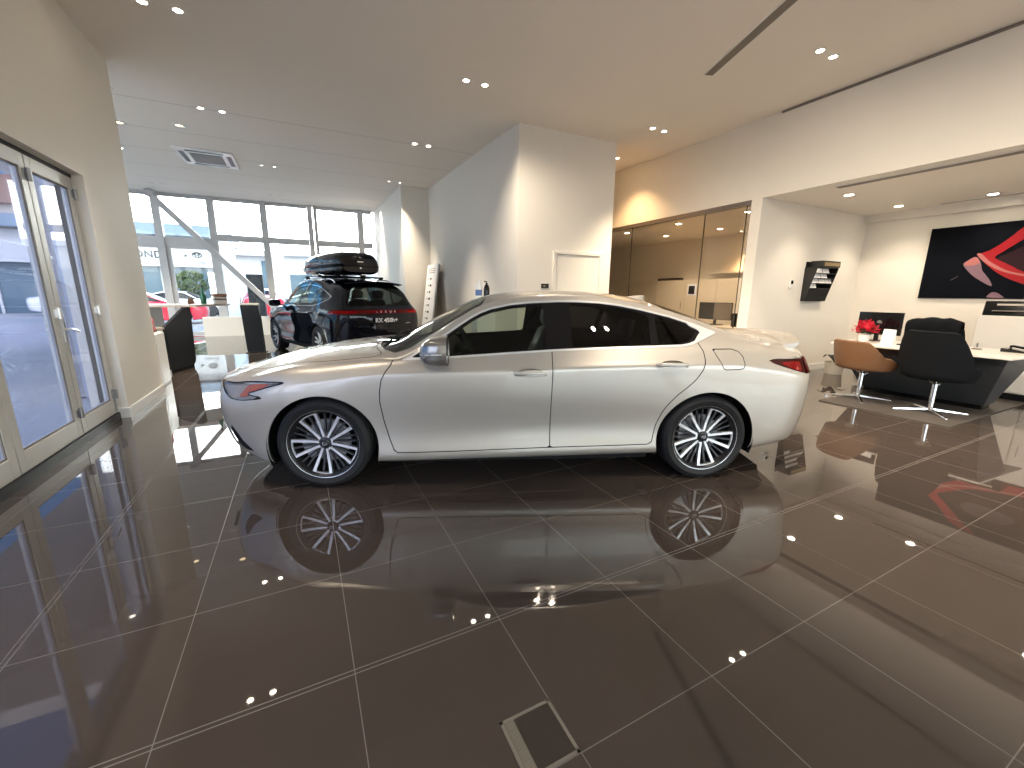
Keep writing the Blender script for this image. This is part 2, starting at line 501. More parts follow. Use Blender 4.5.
    rear = [
     [(-2.02,.68,.22),(-2.06,.80,.25),(-2.10,.845,.32),(-2.13,.856,.45),(-2.15,.862,.62),(-2.17,.850,.80),(-2.155,.775,.940),(-2.13,.69,.985),(-2.11,.60,1.015),(-2.09,.33,1.045),(-2.07,0,1.060)],
     [(-2.14,.60,.23),(-2.20,.72,.26),(-2.24,.765,.33),(-2.265,.78,.45),(-2.285,.785,.62),(-2.30,.77,.80),(-2.285,.70,.92),(-2.26,.62,.970),(-2.23,.53,1.005),(-2.20,.30,1.038),(-2.17,0,1.050)],
     [(-2.26,.46,.24),(-2.33,.54,.27),(-2.37,.58,.34),(-2.40,.59,.45),(-2.42,.595,.62),(-2.43,.585,.80),(-2.415,.54,.90),(-2.39,.49,.960),(-2.36,.42,.998),(-2.32,.25,1.032),(-2.28,0,1.044)],
     [(-2.34,.25,.25),(-2.41,.29,.27),(-2.46,.31,.34),(-2.495,.315,.45),(-2.515,.32,.62),(-2.51,.315,.79),(-2.495,.30,.88),(-2.48,.27,.945),(-2.455,.23,.988),(-2.42,.14,1.024),(-2.37,0,1.040)],
     [(-2.38,0,.25),(-2.44,0,.27),(-2.50,0,.34),(-2.54,0,.45),(-2.555,0,.62),(-2.54,0,.79),(-2.525,0,.875),(-2.515,0,.94),(-2.50,0,.985),(-2.47,0,1.018),(-2.43,0,1.036)]]
    xs = [1.62,1.435,1.2,1.0,.85,.7,.55,.4,.25,.1,-.1,-.3,-.5,-.7,-.9,-1.05,-1.2,-1.35,-1.5,-1.65,-1.8,-1.95]
    net = [r for r in front]
    for x in xs:
        row = []
        for k in range(11):
            dx = 0.0
            if x > 1.55: dx = (0.16, 0.16, 0.15, 0.14, 0.13, 0.12, 0.08, 0.04, 0.0, -0.02, -0.04)[k]
            row.append((x + dx, side(Y[k], x), side(Z[k], x)))
        net.append(row)
    net += rear
    net = np.array(net); X_ = net[:, :, 0]; X_[X_ > 1.75] = 1.75 + (X_[X_ > 1.75] - 1.75) * .965; X_[X_ < -1.8] = -1.8 + (X_[X_ < -1.8] + 1.8) * .965
    net[:, :, 2] -= .012 * np.clip((net[:, :, 2] - 1.05) / .3, 0, 1)
    return net, len(front), len(xs)

def vnoise(a): return a

def build_wheel(parent, x, y, side, rz, R_=0.335, rim=0.238, W=0.235, hubr=0.03, spokes='sedan'):
    """a wheel whose outer face looks along +y for side=1"""
    w = empty('wheel', (0, 0, 0)); w.parent = parent
    Mx = Matrix.Translation((x, y, R_)) @ Matrix.Rotation(0 if side > 0 else PI, 4, 'Z') @ Matrix.Rotation(rz, 4, 'Y') @ Matrix.Rotation(-PI/2, 4, 'X')
    # local z = outward from the car
    h = W / 2
    prof = [(rim-.004,-h+.01),(rim+.012,-h+.004),(rim+.045,-h-.004),(R_-.03,-h+.002),(R_-.012,-h+.014),(R_-.003,-h+.035)]
    for zc in (-.055,-.02,.02,.055):
        prof += [(R_-.001, zc-.007),(R_-.008, zc-.004),(R_-.008, zc+.004),(R_-.001, zc+.007)]
    prof += [(R_-.003,h-.035),(R_-.010,h-.016),(R_-.022,h-.006),(R_-.032,h-.001),(rim+.050,h+.002),(rim+.046,h+.0045),(rim+.040,h+.002),(rim+.018,h-.003),(rim+.010,h-.008),(rim-.004,h-.012)]
    MB().lathe(prof, 64, Mx).build('tyre', MATS['tyre_rubber'], w, auto=40)
    b = MB().lathe([(rim-.005,-h+.012),(rim-.022,-h+.02),(rim-.028,-.03),(rim-.035,.03),(rim-.020,h-.035),(rim-.009,h-.022),(rim-.004,h-.014),(rim+.004,h-.010),(rim+.008,h-.006),(rim+.006,h-.003),(rim-.002,h-.004),(rim-.010,h-.012),(rim-.016,h-.024)], 64, Mx)
    b.build('rim_barrel', MATS['wheel_dark'], w, auto=50)
    # machined lip ring
    MB().lathe([(rim-.012,h-.020),(rim-.003,h-.006),(rim+.006,h-.0025),(rim+.001,h-.0055),(rim-.009,h-.013)], 64, Mx).build('rim_lip', MATS['machined'], w, auto=60)
    zf = h - .028   # spoke face height at the rim
    def spoke(mb, a0, a1, w0, w1, z0, z1, r0, r1, th):
        p0 = Vector((r0*math.cos(a0), r0*math.sin(a0), 0)); p1 = Vector((r1*math.cos(a1), r1*math.sin(a1), 0))
        d = (p1 - p0).normalized(); n = Vector((-d.y, d.x, 0))
        P = []
        for t in (0, .35, .7, 1):
            c = p0.lerp(p1, t); ww = w0 + (w1-w0)*t; z = z0 + (z1-z0)*t - .006*math.sin(PI*t)
            P.append([c - n*ww*.62 + Vector((0,0,z-th)), c - n*ww*.5 + Vector((0,0,z)), c + n*ww*.5 + Vector((0,0,z)), c + n*ww*.62 + Vector((0,0,z-th))])
        mb.grid(P, Mx, wrap_v=True)
        mb.add([p for p in P[0]] , [(0,1,2,3)], Mx); mb.add([p for p in P[-1]], [(3,2,1,0)], Mx)
    rr = rim - .012
    if spokes == 'sedan':
        A = MB(); D = MB()
        for i in range(5):
            a = 2*PI*i/5 + PI/2
            for s in (-1, 1):
                spoke(A, a + s*.33, a + s*.262, .016, .021, zf-.012, zf+.004, .045, rr, .022)
            # machined arc joining the pair at the rim
            arc = []
            for q in range(9):
                t = a - .262 + .524*q/8
                arc.append([Vector(((rr-.012)*math.cos(t), (rr-.012)*math.sin(t), zf-.01)), Vector(((rr-.009)*math.cos(t), (rr-.009)*math.sin(t), zf+.004)), Vector(((rr+.002)*math.cos(t), (rr+.002)*math.sin(t), zf+.005)), Vector(((rr+.003)*math.cos(t), (rr+.003)*math.sin(t), zf-.012))])
            A.grid(arc, Mx, wrap_v=True)
            spoke(D, a, a, .013, .014, zf-.020, zf-.010, .05, rr, .02)
            for s in (-1, 1):
                spoke(D, a + PI/5 + s*.10, a + PI/5 + s*.105, .011, .012, zf-.022, zf-.010, .06, rr, .02)
        A.build('spokes', MATS['machined'], w); D.build('dark_spokes', MATS['wheel_grey'], w)
    else:
        A = MB(); D = MB()
        for i in range(5):
            a = 2*PI*i/5 + PI/2
            for s in (-1, 1):
                spoke(A, a + s*.16, a + s*.20, .014, .030, zf-.012, zf+.004, .05, rr, .022)
            spoke(D, a + PI/5, a + PI/5, .02, .03, zf-.022, zf-.010, .05, rr, .02)
        A.build('spokes', MATS['machined'], w); D.build('dark_spokes', MATS['wheel_dark'], w)
    # hub
    MB().lathe([(0,zf-.002),(.026,zf-.002),(.032,zf-.006),(.034,zf-.016),(.066,zf-.022),(.074,zf-.034),(.074,zf-.07),(0,zf-.07)], 32, Mx).build('hub', MATS['wheel_grey'], w, auto=40)
    c = MB().lathe([(0,zf+.004),(.022,zf+.003),(.026,zf-.001),(.027,zf-.006)], 32, Mx).build('hub_cap', MATS['gloss_black'], w, auto=40)
    # emblem: an oval ring with a slanting stroke
    e = MB(); ring = [Vector((.016*math.cos(t), .012*math.sin(t), zf+.005)) for t in [2*PI*i/24 for i in range(24)]]
    e.tube([Mx @ p for p in ring], .0016, 6, closed=True)
    e.tube([Mx @ Vector(p) for p in ((-.001,.010,zf+.005),(-.006,-.006,zf+.005),(.013,-.006,zf+.005))], .0017, 6)
    e.build('emblem', MATS['chrome'], c)
    n = MB()
    for i in range(5):
        a = 2*PI*i/5 + PI/2 + PI/5
        p = Vector((.050*math.cos(a), .050*math.sin(a), 0))
        n.cyl(Mx @ (p + Vector((0,0,zf-.024))), Mx @ (p + Vector((0,0,zf-.006))), .010, .008, 6)
    n.build('wheel_nuts', MATS['chrome'], w)
    d = MB().lathe([(.07,.0),(.16,.0),(.162,-.006),(.162,-.018),(.16,-.024),(.07,-.024)], 48, Mx)
    d.build('brake_disc', MATS['steel'], w, auto=40)
    cal = MB(); pts = []
    for q in range(9):
        t = (0.55 if side > 0 else 2.6) - .42 + .84*q/8
        pts.append([Vector((.115*math.cos(t), .115*math.sin(t), .012)), Vector((.115*math.cos(t), .115*math.sin(t), .034)), Vector((.178*math.cos(t), .178*math.sin(t), .030)), Vector((.182*math.cos(t), .182*math.sin(t), -.04)), Vector((.115*math.cos(t), .115*math.sin(t), -.04))])
    cal.grid(pts, Mx, wrap_v=True); cal.add(pts[0], [(0,1,2,3,4)], Mx); cal.add(pts[-1], [(4,3,2,1,0)], Mx)
    cal.build('brake_caliper', MATS['steel'], w, auto=40)
    return w

def arch_liner(mb, xc, zc, r, y0, y1, z_low, sides=(1, -1)):
    """dark wheel-house: a half tunnel with an inner wall"""
    a0 = math.asin((z_low - zc) / r)
    prof = []
    for s in range(25):
        t = a0 + (PI - 2*a0) * s / 24
        prof.append((xc + r*math.cos(t), zc + r*math.sin(t)))
    for s in sides:
        P = [[(p[0], s*y1, p[1]), (p[0], s*y0, p[1])] for p in prof]
        mb.grid(P)
        mb.add([(p[0], s*y0, p[1]) for p in prof], [tuple(range(len(prof)))])

def seat(parent, x, y, z, name='seat', m='leather_grey', w=0.5):
    s = MB()
    def pad(rows):   # rounded slab through rows (x,z,halfwidth,thickness)
        P = []
        for (px, pz, hw, th, nx, nz) in rows:
            ring = []
            for t in [2*PI*i/16 for i in range(16)]:
                cx_ = math.copysign(abs(math.cos(t))**.5, math.cos(t)); sx_ = math.copysign(abs(math.sin(t))**.7, math.sin(t))
                ring.append((x + px + nx*th*sx_, y + hw*cx_, z + pz + nz*th*sx_))
            P.append(ring)
        s.grid(P, wrap_v=True); s.add(P[0], [tuple(range(16))]); s.add(P[-1], [tuple(reversed(range(16)))])
    h = w/2
    pad([(.28,-.02,h*.8,.05,0,1),(.24,0,h,.08,0,1),(.0,-.02,h,.09,0,1),(-.22,-.05,h*.95,.08,0,1)])
    pad([(-.20,.0,h*.9,.07,1,.15),(-.24,.15,h,.08,1,.15),(-.31,.38,h*.95,.075,1,.15),(-.36,.55,h*.7,.05,1,.15),(-.37,.58,h*.5,.02,1,.15)])
    pad([(-.375,.60,.10,.03,1,.15),(-.37,.64,.13,.05,1,.15),(-.385,.74,.13,.05,1,.15),(-.395,.78,.09,.02,1,.15)])
    return s.build(name, MATS[m], parent, smooth=True)

def build_sedan():
    C = empty('sedan_car', (1.696, 3.339, 0), math.radians(157.35),
              'champagne silver four-door saloon parked broadside in the middle of the tiled floor', 'car')
    C.scale = (.988, .988, .988)
    net, nf, nx = sedan_net()
    # two extra rows hug the shoulder so that it reads as a crease
    k4, k5, k6 = net[:, 4], net[:, 5], net[:, 6]
    lo = k4 + (k5 - k4) * .80; hi = k5 + (k6 - k5) * .26; lo[:, 1] += .004 * (net[:, 5, 1] > .5); hi[:, 1] += .005 * (net[:, 5, 1] > .5)
    net = np.concatenate([net[:, :5], lo[:, None], net[:, 5:6], hi[:, None], net[:, 6:]], axis=1)
    full = Skin.loft(net, 9, 8, s_knots=[0, 1, 2, 3, 4, 4.8, 5, 5.26, 6, 7, 8, 9, 10])
    paint = MATS['champagne_paint']
    M = net.shape[0]
    u_of_x = lambda x: None
    # --- wheel arches
    AF, AR, RA = (1.418, .308), (-1.405, .318), .386
    def arch_field(sk, grow=0.0):
        d1 = np.hypot(sk.V[:,0]-AF[0], sk.V[:,2]-AF[1]) - RA - grow
        d2 = np.hypot(sk.V[:,0]-AR[0], sk.V[:,2]-AR[1]) - (RA-.006) - grow
        g = np.minimum(d1, d2)
        return np.where(sk.S[:,1] < 6.0, g, 1.0)
    hole, body = full.clip(arch_field(full))
    # inner dark shell shows in the seams
    inner_src = body
    dlo = np.array([(.895,.912),(.853,.931),(.512,.946),(.151,.968),(-.237,.992),(-.586,1.006),(-.964,1.017),(-1.193,1.024),(-1.27,1.036),(-1.36,1.068),(-1.515,1.118),
                    (-1.335,1.185),(-1.16,1.240),(-.92,1.296),(-.76,1.325),(-.61,1.343),(-.45,1.350),(-.3,1.351),(-.08,1.341),(.07,1.326),(.22,1.295),(.30,1.266),(.37,1.229),(.44,1.184),(.52,1.130),(.67,1.036),(.80,.956)])
    xz = lambda s: s.V[:, [0, 2]]
    xy = lambda s: s.V[:, [0, 1]]
    yz = lambda s: s.V[:, [1, 2]]
    band = lambda sk, lo, hi: sk.split_rows(lambda q: lo <= q[1] <= hi and 3.5 < q[0] < 25)
    def cut(sk, fld, lo=0, hi=10, rows=True):
        """region of sk inside fld, limited to loft rows lo..hi"""
        g = fld(sk)
        if rows: g = np.where((sk.S[:,1] > lo) & (sk.S[:,1] < hi), g, np.maximum(g, .05))
        return sk.clip(g)
    side_sel, rest = body.split_rows(lambda q: q[1] < 8.0)
    win, side_sel = side_sel.clip(sdf_poly(xz(side_sel), dlo))
    # --- chrome surround, black frame, panes
    g = sdf_poly(xz(win), dlo)
    chrome, win2 = win.clip(-(g + .013))
    # broad bright corner at the rear
    quarter = np.array([(-1.20,1.031),(-1.30,1.062),(-1.345,1.103),(-1.385,1.128),(-1.30,1.165),(-1.2,1.30),(-1.7,1.25),(-1.7,1.0),(-1.2,.99)])
    corner, win2 = win2.clip(sdf_poly(xz(win2), quarter))
    chrome = chrome.join(corner)
    fg = np.array([(.62,.958),(.151,.985),(-.165,1.010),(-.185,1.300),(-.13,1.312),(.05,1.304),(.19,1.274),(.33,1.214),(.47,1.128),(.60,1.032)])
    rg = np.array([(-.375,1.018),(-.96,1.033),(-.985,1.245),(-.90,1.268),(-.76,1.297),(-.6,1.316),(-.45,1.323),(-.375,1.323)])
    qg = np.array([(-1.02,1.036),(-1.17,1.042),(-1.26,1.068),(-1.33,1.115),(-1.355,1.138),(-1.30,1.165),(-1.15,1.215),(-1.03,1.238)])
    P_f, win2 = win2.clip(sdf_poly(xz(win2), fg))
    P_r, win2 = win2.clip(sdf_poly(xz(win2), rg))
    P_q, frame = win2.clip(sdf_poly(xz(win2), qg))
    # --- doors
    door_f = np.array([(.92,.905),(.955,.86),(.985,.80),(1.0,.72),(1.003,.64),(.985,.50),(.955,.37),(.925,.28),(.90,.262),(.84,.260),(.5,.264),(-.213,.281),(-.213,.6),(-.217,.9),(-.222,1.05),(-.222,1.5),(.2,1.5),(.70,1.2),(.90,.98)])
    door_r = np.array([(-.222,1.5),(-.222,1.05),(-.217,.9),(-.213,.6),(-.213,.281),(-.55,.285),(-.96,.292),(-.99,.31),(-1.0,.37),(-1.015,.45),(-1.05,.545),(-1.09,.61),(-1.15,.68),(-1.22,.74),(-1.28,.80),(-1.325,.87),(-1.345,.93),(-1.345,.99),(-1.315,1.07),(-1.29,1.2),(-1.1,1.5)])
    gap = .0035
    def panel(sk, poly, gp=gap):
        a, b = sk.clip(sdf_poly(xz(sk), poly) + gp)
        dump, b = b.clip(sdf_poly(xz(b), poly) - gp)
        return a, b
    # roof rail above the windows is body, so the door skins stop at the surround
    D_f, side_sel = panel(side_sel.split_rows(lambda q: q[1] < 7.0)[0], door_f) if False else (None, side_sel)
    low, high = side_sel.split_rows(lambda q: q[1] < 6.35)
    D_f, low = panel(low, door_f)
    D_r, low = panel(low, door_r)
    fuel = np.array([(-1.418,1.008),(-1.57,1.008),(-1.62,.99),(-1.648,.955),(-1.650,.90),(-1.638,.872),(-1.60,.866),(-1.50,.864),(-1.478,.872),(-1.458,.92)])
    F_l, low = panel(low, fuel, .003)
    side_sel = low.join(high)
    # --- lamps
    head = smooth_poly([(2.30,.745),(2.20,.752),(2.10,.757),(1.98,.776),(1.86,.786),(1.70,.790),(1.69,.781),(1.80,.752),(1.92,.713),(1.96,.700),(1.87,.688),(1.835,.679),(1.90,.664),(2.0,.650),(2.08,.647),(2.15,.66),(2.23,.70)], 3) - np.array([.05, 0])
    sk = side_sel
    L_h, sk = sk.clip(np.where(sk.S[:,0] < 6.2, sdf_poly(xz(sk), head), 1.0))
    tail = np.array([(-1.862,.925),(-1.90,.902),(-1.98,.875),(-2.10,.842),(-2.20,.815),(-2.30,.815),(-2.45,.83),(-2.6,.835),(-2.6,.905),(-2.45,.912),(-2.33,.925),(-2.22,.935),(-2.10,.935),(-1.95,.936)])
    L_t, sk = sk.clip(np.where(sk.S[:,0] > M-9, sdf_poly(xz(sk), tail), 1.0))
    # side intakes at the nose corner
    fog = np.array([(2.205,.45),(2.15,.385),(2.115,.335),(2.03,.268),(2.10,.262),(2.155,.275),(2.20,.33),(2.23,.40)]) - np.array([.095, 0])
    V_f, sk = sk.clip(np.where(sk.S[:,0] < 6.2, sdf_poly(xz(sk), fog), 1.0))
    side_sel = sk
    # grille
    gr = np.array([(-.01,.24),(.56,.24),(.50,.32),(.36,.48),(.33,.56),(.40,.70),(.40,.735),(-.01,.735)])
    G_r, side_sel = side_sel.clip(np.where(side_sel.S[:,0] < 3.4, sdf_poly(yz(side_sel), gr), 1.0))
    # --- bonnet edge, boot edge and glass on the upper rows
    upper = rest
    ws = np.array([(1.13,-.3),(1.13,.0),(1.12,.22),(1.085,.45),(1.02,.62),(.93,.735),(.80,.735),(.55,.662),(.36,.605),(.29,.555),(.255,.4),(.235,.2),(.23,-.3)])
    W_s, upper = upper.clip(sdf_poly(xy(upper), ws))
    rw = np.array([(-1.10,-.3),(-1.10,.2),(-1.12,.40),(-1.17,.535),(-1.25,.555),(-1.45,.575),(-1.62,.575),(-1.70,.50),(-1.735,.35),(-1.75,.2),(-1.755,-.3)])
    W_r, upper = upper.clip(sdf_poly(xy(upper), rw))
    whole = side_sel.join(upper)
    bonnet = smooth_poly([(1.145,-.3),(1.145,.0),(1.135,.3),(1.09,.55),(1.02,.715),(1.04,.765),(1.1,.772),(1.3,.755),(1.6,.72),(1.85,.655),(2.02,.575),(2.14,.48),(2.25,.33),(2.30,.15),(2.31,0),(2.31,-.3)], 3)
    gb = lambda s, d: np.where((s.V[:,2] > .74) & (s.V[:,0] > .9), sdf_poly(xy(s), bonnet) + d, 1.0)
    B_n, whole = whole.clip(gb(whole, .003))
    _, whole = whole.clip(gb(whole, -.003))
    boot = smooth_poly([(-1.80,-.3),(-1.80,.0),(-1.79,.3),(-1.74,.52),(-1.78,.60),(-1.95,.615),(-2.15,.60),(-2.26,.575),(-2.40,.52),(-2.65,.5),(-2.65,-.3)], 2)
    gt = lambda s, d: np.where((s.V[:,2] > .80) & (s.V[:,0] < -1.5), np.maximum(sdf_poly(xy(s), boot) + d, .80 + d - s.V[:,2]), 1.0)
    B_t, whole = whole.clip(gt(whole, .003))
    _, whole = whole.clip(gt(whole, -.003))
    # bumper seam at the rear wheel
    both = lambda s: s.join(s.mirror())
    both(whole).build('body_shell', paint, C)
    both(B_n).build('bonnet', paint, C, )
    both(B_t).build('boot_lid', paint, C)
    ins, _ = inner_src.clip(np.where((inner_src.S[:,1] < 8), -sdf_poly(xz(inner_src), dlo) , -1.0))
    # keep everything except the window opening, windscreen and rear screen
    keep = inner_src
    _, keep = keep.clip(np.where(keep.S[:,1] < 8.0, sdf_poly(xz(keep), dlo) + .03, 1.0))
    _, keep = keep.clip(np.where(keep.S[:,1] > 7.5, sdf_poly(xy(keep), ws) + .03, 1.0))
    _, keep = keep.clip(np.where(keep.S[:,1] > 7.5, sdf_poly(xy(keep), rw) + .03, 1.0))
    both(keep.moved(-.018)).build('inner_shell', MATS['black_trim'], C)
    both(W_s.moved(-.002)).build('windscreen', MATS['car_glass_clear'], C)
    both(W_r.moved(-.002)).build('rear_screen', MATS['car_glass_dark'], C)
    both(G_r.moved(-.010)).build('grille', MATS['black_trim'], C)
    for sgn in (1, -1):
        q = (lambda s: s) if sgn > 0 else (lambda s: s.mirror())
        d = q(D_f).build('front_door', paint, C, thick=.012)
        q(P_f.moved(-.004)).build('door_glass', MATS['car_glass_clear'], d)
        r = q(D_r).build('rear_door', paint, C, thick=.012)
        q(P_r.moved(-.004)).build('door_glass', MATS['car_glass_dark'], r)
        q(P_q.moved(-.004)).build('quarter_glass', MATS['car_glass_dark'], C)
        q(frame.moved(-.002)).build('window_frame', MATS['gloss_black'], C)
        q(chrome.moved(.004)).build('window_surround', MATS['chrome_glint'], C, thick=.010)
        if sgn > 0:
            q(F_l).build('fuel_flap', paint, C, thick=.006)
        else:
            q(F_l).build('flank_patch', paint, C)
        q(V_f.moved(-.006)).build('side_intake', MATS['black_trim'], C)
        # headlamp: dark bowl, bright lower blade, amber-red wedge painted as a reflection
        hl = q(L_h.moved(-.012)).build('headlamp', MATS['lamp_dark'], C)
        wedge = np.array([(2.06,.672),(1.985,.675),(1.80,.775),(1.90,.770),(1.99,.756)]) - np.array([.05, 0])
        wd, _ = L_h.clip(sdf_poly(xz(L_h), wedge)); q(wd.moved(-.008)).build('wedge_reflection', MATS['amber_reflection'], hl)
        blade = np.array([(2.30,.70),(2.15,.668),(2.07,.657),(1.98,.659),(1.86,.681),(1.80,.672),(1.95,.64),(2.2,.63),(2.35,.68)]) - np.array([.05, 0])
        bl, _ = L_h.clip(sdf_poly(xz(L_h), blade)); q(bl.moved(-.006)).build('running_light', MATS['lamp_silver'], hl)
        up = np.array([(1.99,.756),(1.90,.770),(1.80,.775),(1.70,.792),(1.76,.80),(2.02,.775),(2.06,.76)]) - np.array([.05, 0])
        bl, _ = L_h.clip(sdf_poly(xz(L_h), up)); q(bl.moved(-.005)).build('lamp_brow', MATS['lamp_silver'], hl)
        eyes = MB()
        for (ex, ey) in ((2.04,.655),(1.985,.705)):
            eyes.lathe([(0,.018),(.012,.016),(.022,.008),(.026,0),(.029,0),(.029,-.01)], 20, Matrix.Translation((ex, sgn*ey, .705)) @ Matrix.Rotation(PI/2, 4, 'Y'))
        eyes.build('projector', MATS['lamp_silver'], hl, auto=40)
        ring, _ = L_h.clip(-(sdf_poly(xz(L_h), head) + .007)); q(ring.moved(.0015)).build('lamp_edge', MATS['gloss_black'], hl)
        q(L_h).build('lamp_cover', MATS['lamp_glass'], hl)
        tl = q(L_t.moved(-.008)).build('tail_lamp', MATS['tail_dark'], C)
        red = np.array([(-1.97,.905),(-2.03,.875),(-2.14,.838),(-2.17,.838),(-2.17,.905),(-2.10,.912)])
        rd, _ = L_t.clip(sdf_poly(xz(L_t), red)); q(rd.moved(-.004)).build('brake_reflector', MATS['tail_red'], tl)
        q(L_t.moved(.001)).build('lamp_cover', MATS['tail_glass'], tl)
        ch = L_t.clip(sdf_poly(xz(L_t), np.array([(-1.86,.931),(-2.24,.924),(-2.24,.95),(-1.86,.95)])))[0]
        q(ch.moved(.004)).build('chrome_strip', MATS['chrome'], tl)
        # door handles
        for (hx, hz) in ((-.055,.849),(-1.085,.905)):
            yb = .9205
            hcup = MB().lathe([(0,-.004),(.07,-.002),(.088,.001),(.092,.004),(.088,.0045)], 28, Matrix.Translation((hx, sgn*(yb+.001), hz)) @ Matrix.Rotation(-sgn*PI/2, 4, 'X') @ Matrix.Diagonal((1,.36,1,1)))
            P = []
            for i in range(13):
                t = i/12; xx = hx - .122 + .244*t; b = math.sin(PI*t)**.45
                P.append([(xx, sgn*(yb + .010 + .022*b*c0 + (.006 if c0 < .5 else 0)), hz + .004*(t-.5) + .019*(.35+.65*b)*s0) for (c0, s0) in [(.9,1),(1.15,.6),(1.25,0),(1.15,-.6),(.9,-1),(.5,-.7),(.4,0),(.5,.7)]])
            h = MB(); h.grid(P, wrap_v=True); h.add(P[0], [tuple(range(8))]); h.add(P[-1], [tuple(reversed(range(8)))])
            par = d if hx > -.5 else r
            hh = h.build('door_handle', paint, par, smooth=True)
            hc = hcup.build('handle_recess', MATS['paint_shade'], hh, smooth=True)
            s = MB(); s.tube([(hx-.115+.23*i/8, sgn*(yb+.034*math.sin(PI*(.1+.8*i/8))**.4), hz-.016+.003*math.sin(PI*i/8)) for i in range(9)], .0035, 6)
            s.build('chrome_strip', MATS['chrome'], hh, smooth=True)
        # mirror
        m = MB(); P = []
        for i, (xx, hw, z0, z1, yo) in enumerate([(.700,.040,.975,1.02,.97),(.69,.075,.945,1.055,.975),(.66,.100,.925,1.085,.985),(.62,.110,.918,1.105,.99),(.56,.114,.915,1.115,.99),(.515,.112,.918,1.118,.99)]):
            ring = []
            for t in [2*PI*k/20 for k in range(20)]:
                cx_ = math.copysign(abs(math.cos(t))**.6, math.cos(t)); sz_ = math.copysign(abs(math.sin(t))**.6, math.sin(t))
                ring.append((xx, sgn*(yo + hw*cx_), (z0+z1)/2 + (z1-z0)/2*sz_))
            P.append(ring)
        m.grid(P, wrap_v=True); m.add(P[0], [tuple(range(20))]); 
        mm = m.build('door_mirror', MATS['mirror_cap'], d, smooth=True)
        g_ = MB(); g_.add([(p[0]+.004, sgn*.99 + (p[1]-sgn*.99)*.93, 1.0135+(p[2]-1.0135)*.93) for p in P[-1]], [tuple(reversed(range(20)))])
        g_.build('mirror_glass', MATS['chrome'], mm)
        tm = MB(); rb = [(p[0]-.001, p[1], p[2]) for p in P[-1]]; tm.tube(rb, .005, 6, closed=True)
        st = MB(); st.hexa([(.60,sgn*.845,.932),(.70,sgn*.845,.928),(.69,sgn*.93,.935),(.60,sgn*.93,.935),(.60,sgn*.835,.965),(.69,sgn*.835,.962),(.68,sgn*.93,.972),(.60,sgn*.93,.972)])
        st.build('mirror_arm', MATS['black_trim'], mm, bevel=.006)
        lowc = [(p[0]+ (-.001), p[1]*1.0, p[2]) for p in P[0]]
        band_ = MB(); band_.grid([[ (px, sgn*(.99+.1135*math.cos(t)*(1)), 1.012+.030*math.sin(t)) for t in [PI*.0]] for px in (.6,.61)])
        tl2 = MB()
        tl2.tube([(.545+.0,sgn*1.098,1.005),(.60,sgn*1.100,1.004),(.65,sgn*1.085,1.0),(.69,sgn*1.045,.998)], .006, 6)
        tl2.build('indicator_strip', MATS['lamp_silver'], mm, smooth=True)
    # wheels
    for (x, z_) in ((1.418, 0), (-1.405, 0)):
        for s in (1, -1):
            build_wheel(C, x, s*.795, s, {(1.418,1): -.15, (-1.405,1): .19}.get((x, s), .4), R_=.333, rim=.247, W=.225)
    for s in (1, -1):
        for (q, rr, zl) in ((AF, RA + .012, .165), (AR, RA + .006, .20)):
            lin = MB(); arch_liner(lin, q[0], q[1], rr, .50, .895, zl, (s,)); lin.build('wheel_arch_liner', MATS['black_trim'], C)
    # underbody
    ub = MB(); ub.prism([(2.15,.0),(2.12,.42),(1.95,.60),(1.84,.66),(1.84,.5),(1.0,.5),(1.0,.84),(-.98,.84),(-.98,.5),(-1.82,.5),(-1.82,.66),(-2.1,.62),(-2.3,.3),(-2.33,0),
                        (-2.3,-.3),(-2.1,-.62),(-1.82,-.66),(-1.82,-.5),(-.98,-.5),(-.98,-.84),(1.0,-.84),(1.0,-.5),(1.84,-.5),(1.84,-.66),(1.95,-.60),(2.12,-.42)], .165, .21, 'z')
    ub.build('underbody', MATS['black_trim'], C)
    # bright lower sill strip and rear valance
    # cabin
    cab = MB(); cab.prism([(.95,.55),(.95,.86),(.80,.90),(.55,.80),(.42,.66),(.38,.3),(-1.6,.3),(-1.65,.93),(-1.85,.93),(-1.85,.25),(.95,.25)], -.74, .74, 'y')
    cab.build('cabin_floor', MATS['cabin_dark'], C)
    dash = MB(); P = []
    for (px, pz) in [(1.02,.90),(.90,.965),(.74,.975),(.62,.955),(.56,.90),(.58,.78),(.66,.60)]:
        P.append([(px - .05*(abs(t)**2), t*.76, pz) for t in (-1,-.6,-.2,.2,.6,1)])
    dash.grid(P); dash.build('dashboard', MATS['cabin_dark'], C, smooth=True)
    sw = MB(); ctr = Vector((.42, -.38, .90)); 
    ax = Matrix.Rotation(math.radians(-65), 4, 'Y')
    sw.tube([ctr + (ax @ Vector((.185*math.cos(t), .185*math.sin(t), 0))) for t in [2*PI*i/32 for i in range(32)]], .014, 8, closed=True)
    sw.cyl(ctr, ctr + Vector((.16,0,-.07)), .05, .035)
    for a in (PI/2, -PI/2, PI):
        sw.tube([ctr, ctr + (ax @ Vector((.18*math.cos(a), .18*math.sin(a), 0)))], .012, 6)
    sw.build('steering_wheel', MATS['cabin_dark'], C, smooth=True)
    seat(C, .02, .38, .50); seat(C, .02, -.38, .50)
    seat(C, -.80, .36, .38, w=.60); seat(C, -.80, -.36, .38, w=.60)
    # cowl wiper
    wp = MB()
    wp.tube([(1.045,.52,.985),(1.02,.30,1.03),(.98,.0,1.062),(.965,-.18,1.068)], .007, 6)
    wp.tube([(1.045,-.25,1.025),(1.02,-.42,1.018),(.97,-.60,.985)], .007, 6)
    wp.build('wipers', MATS['black_trim'], C, smooth=True)
    cw = MB(); P = []
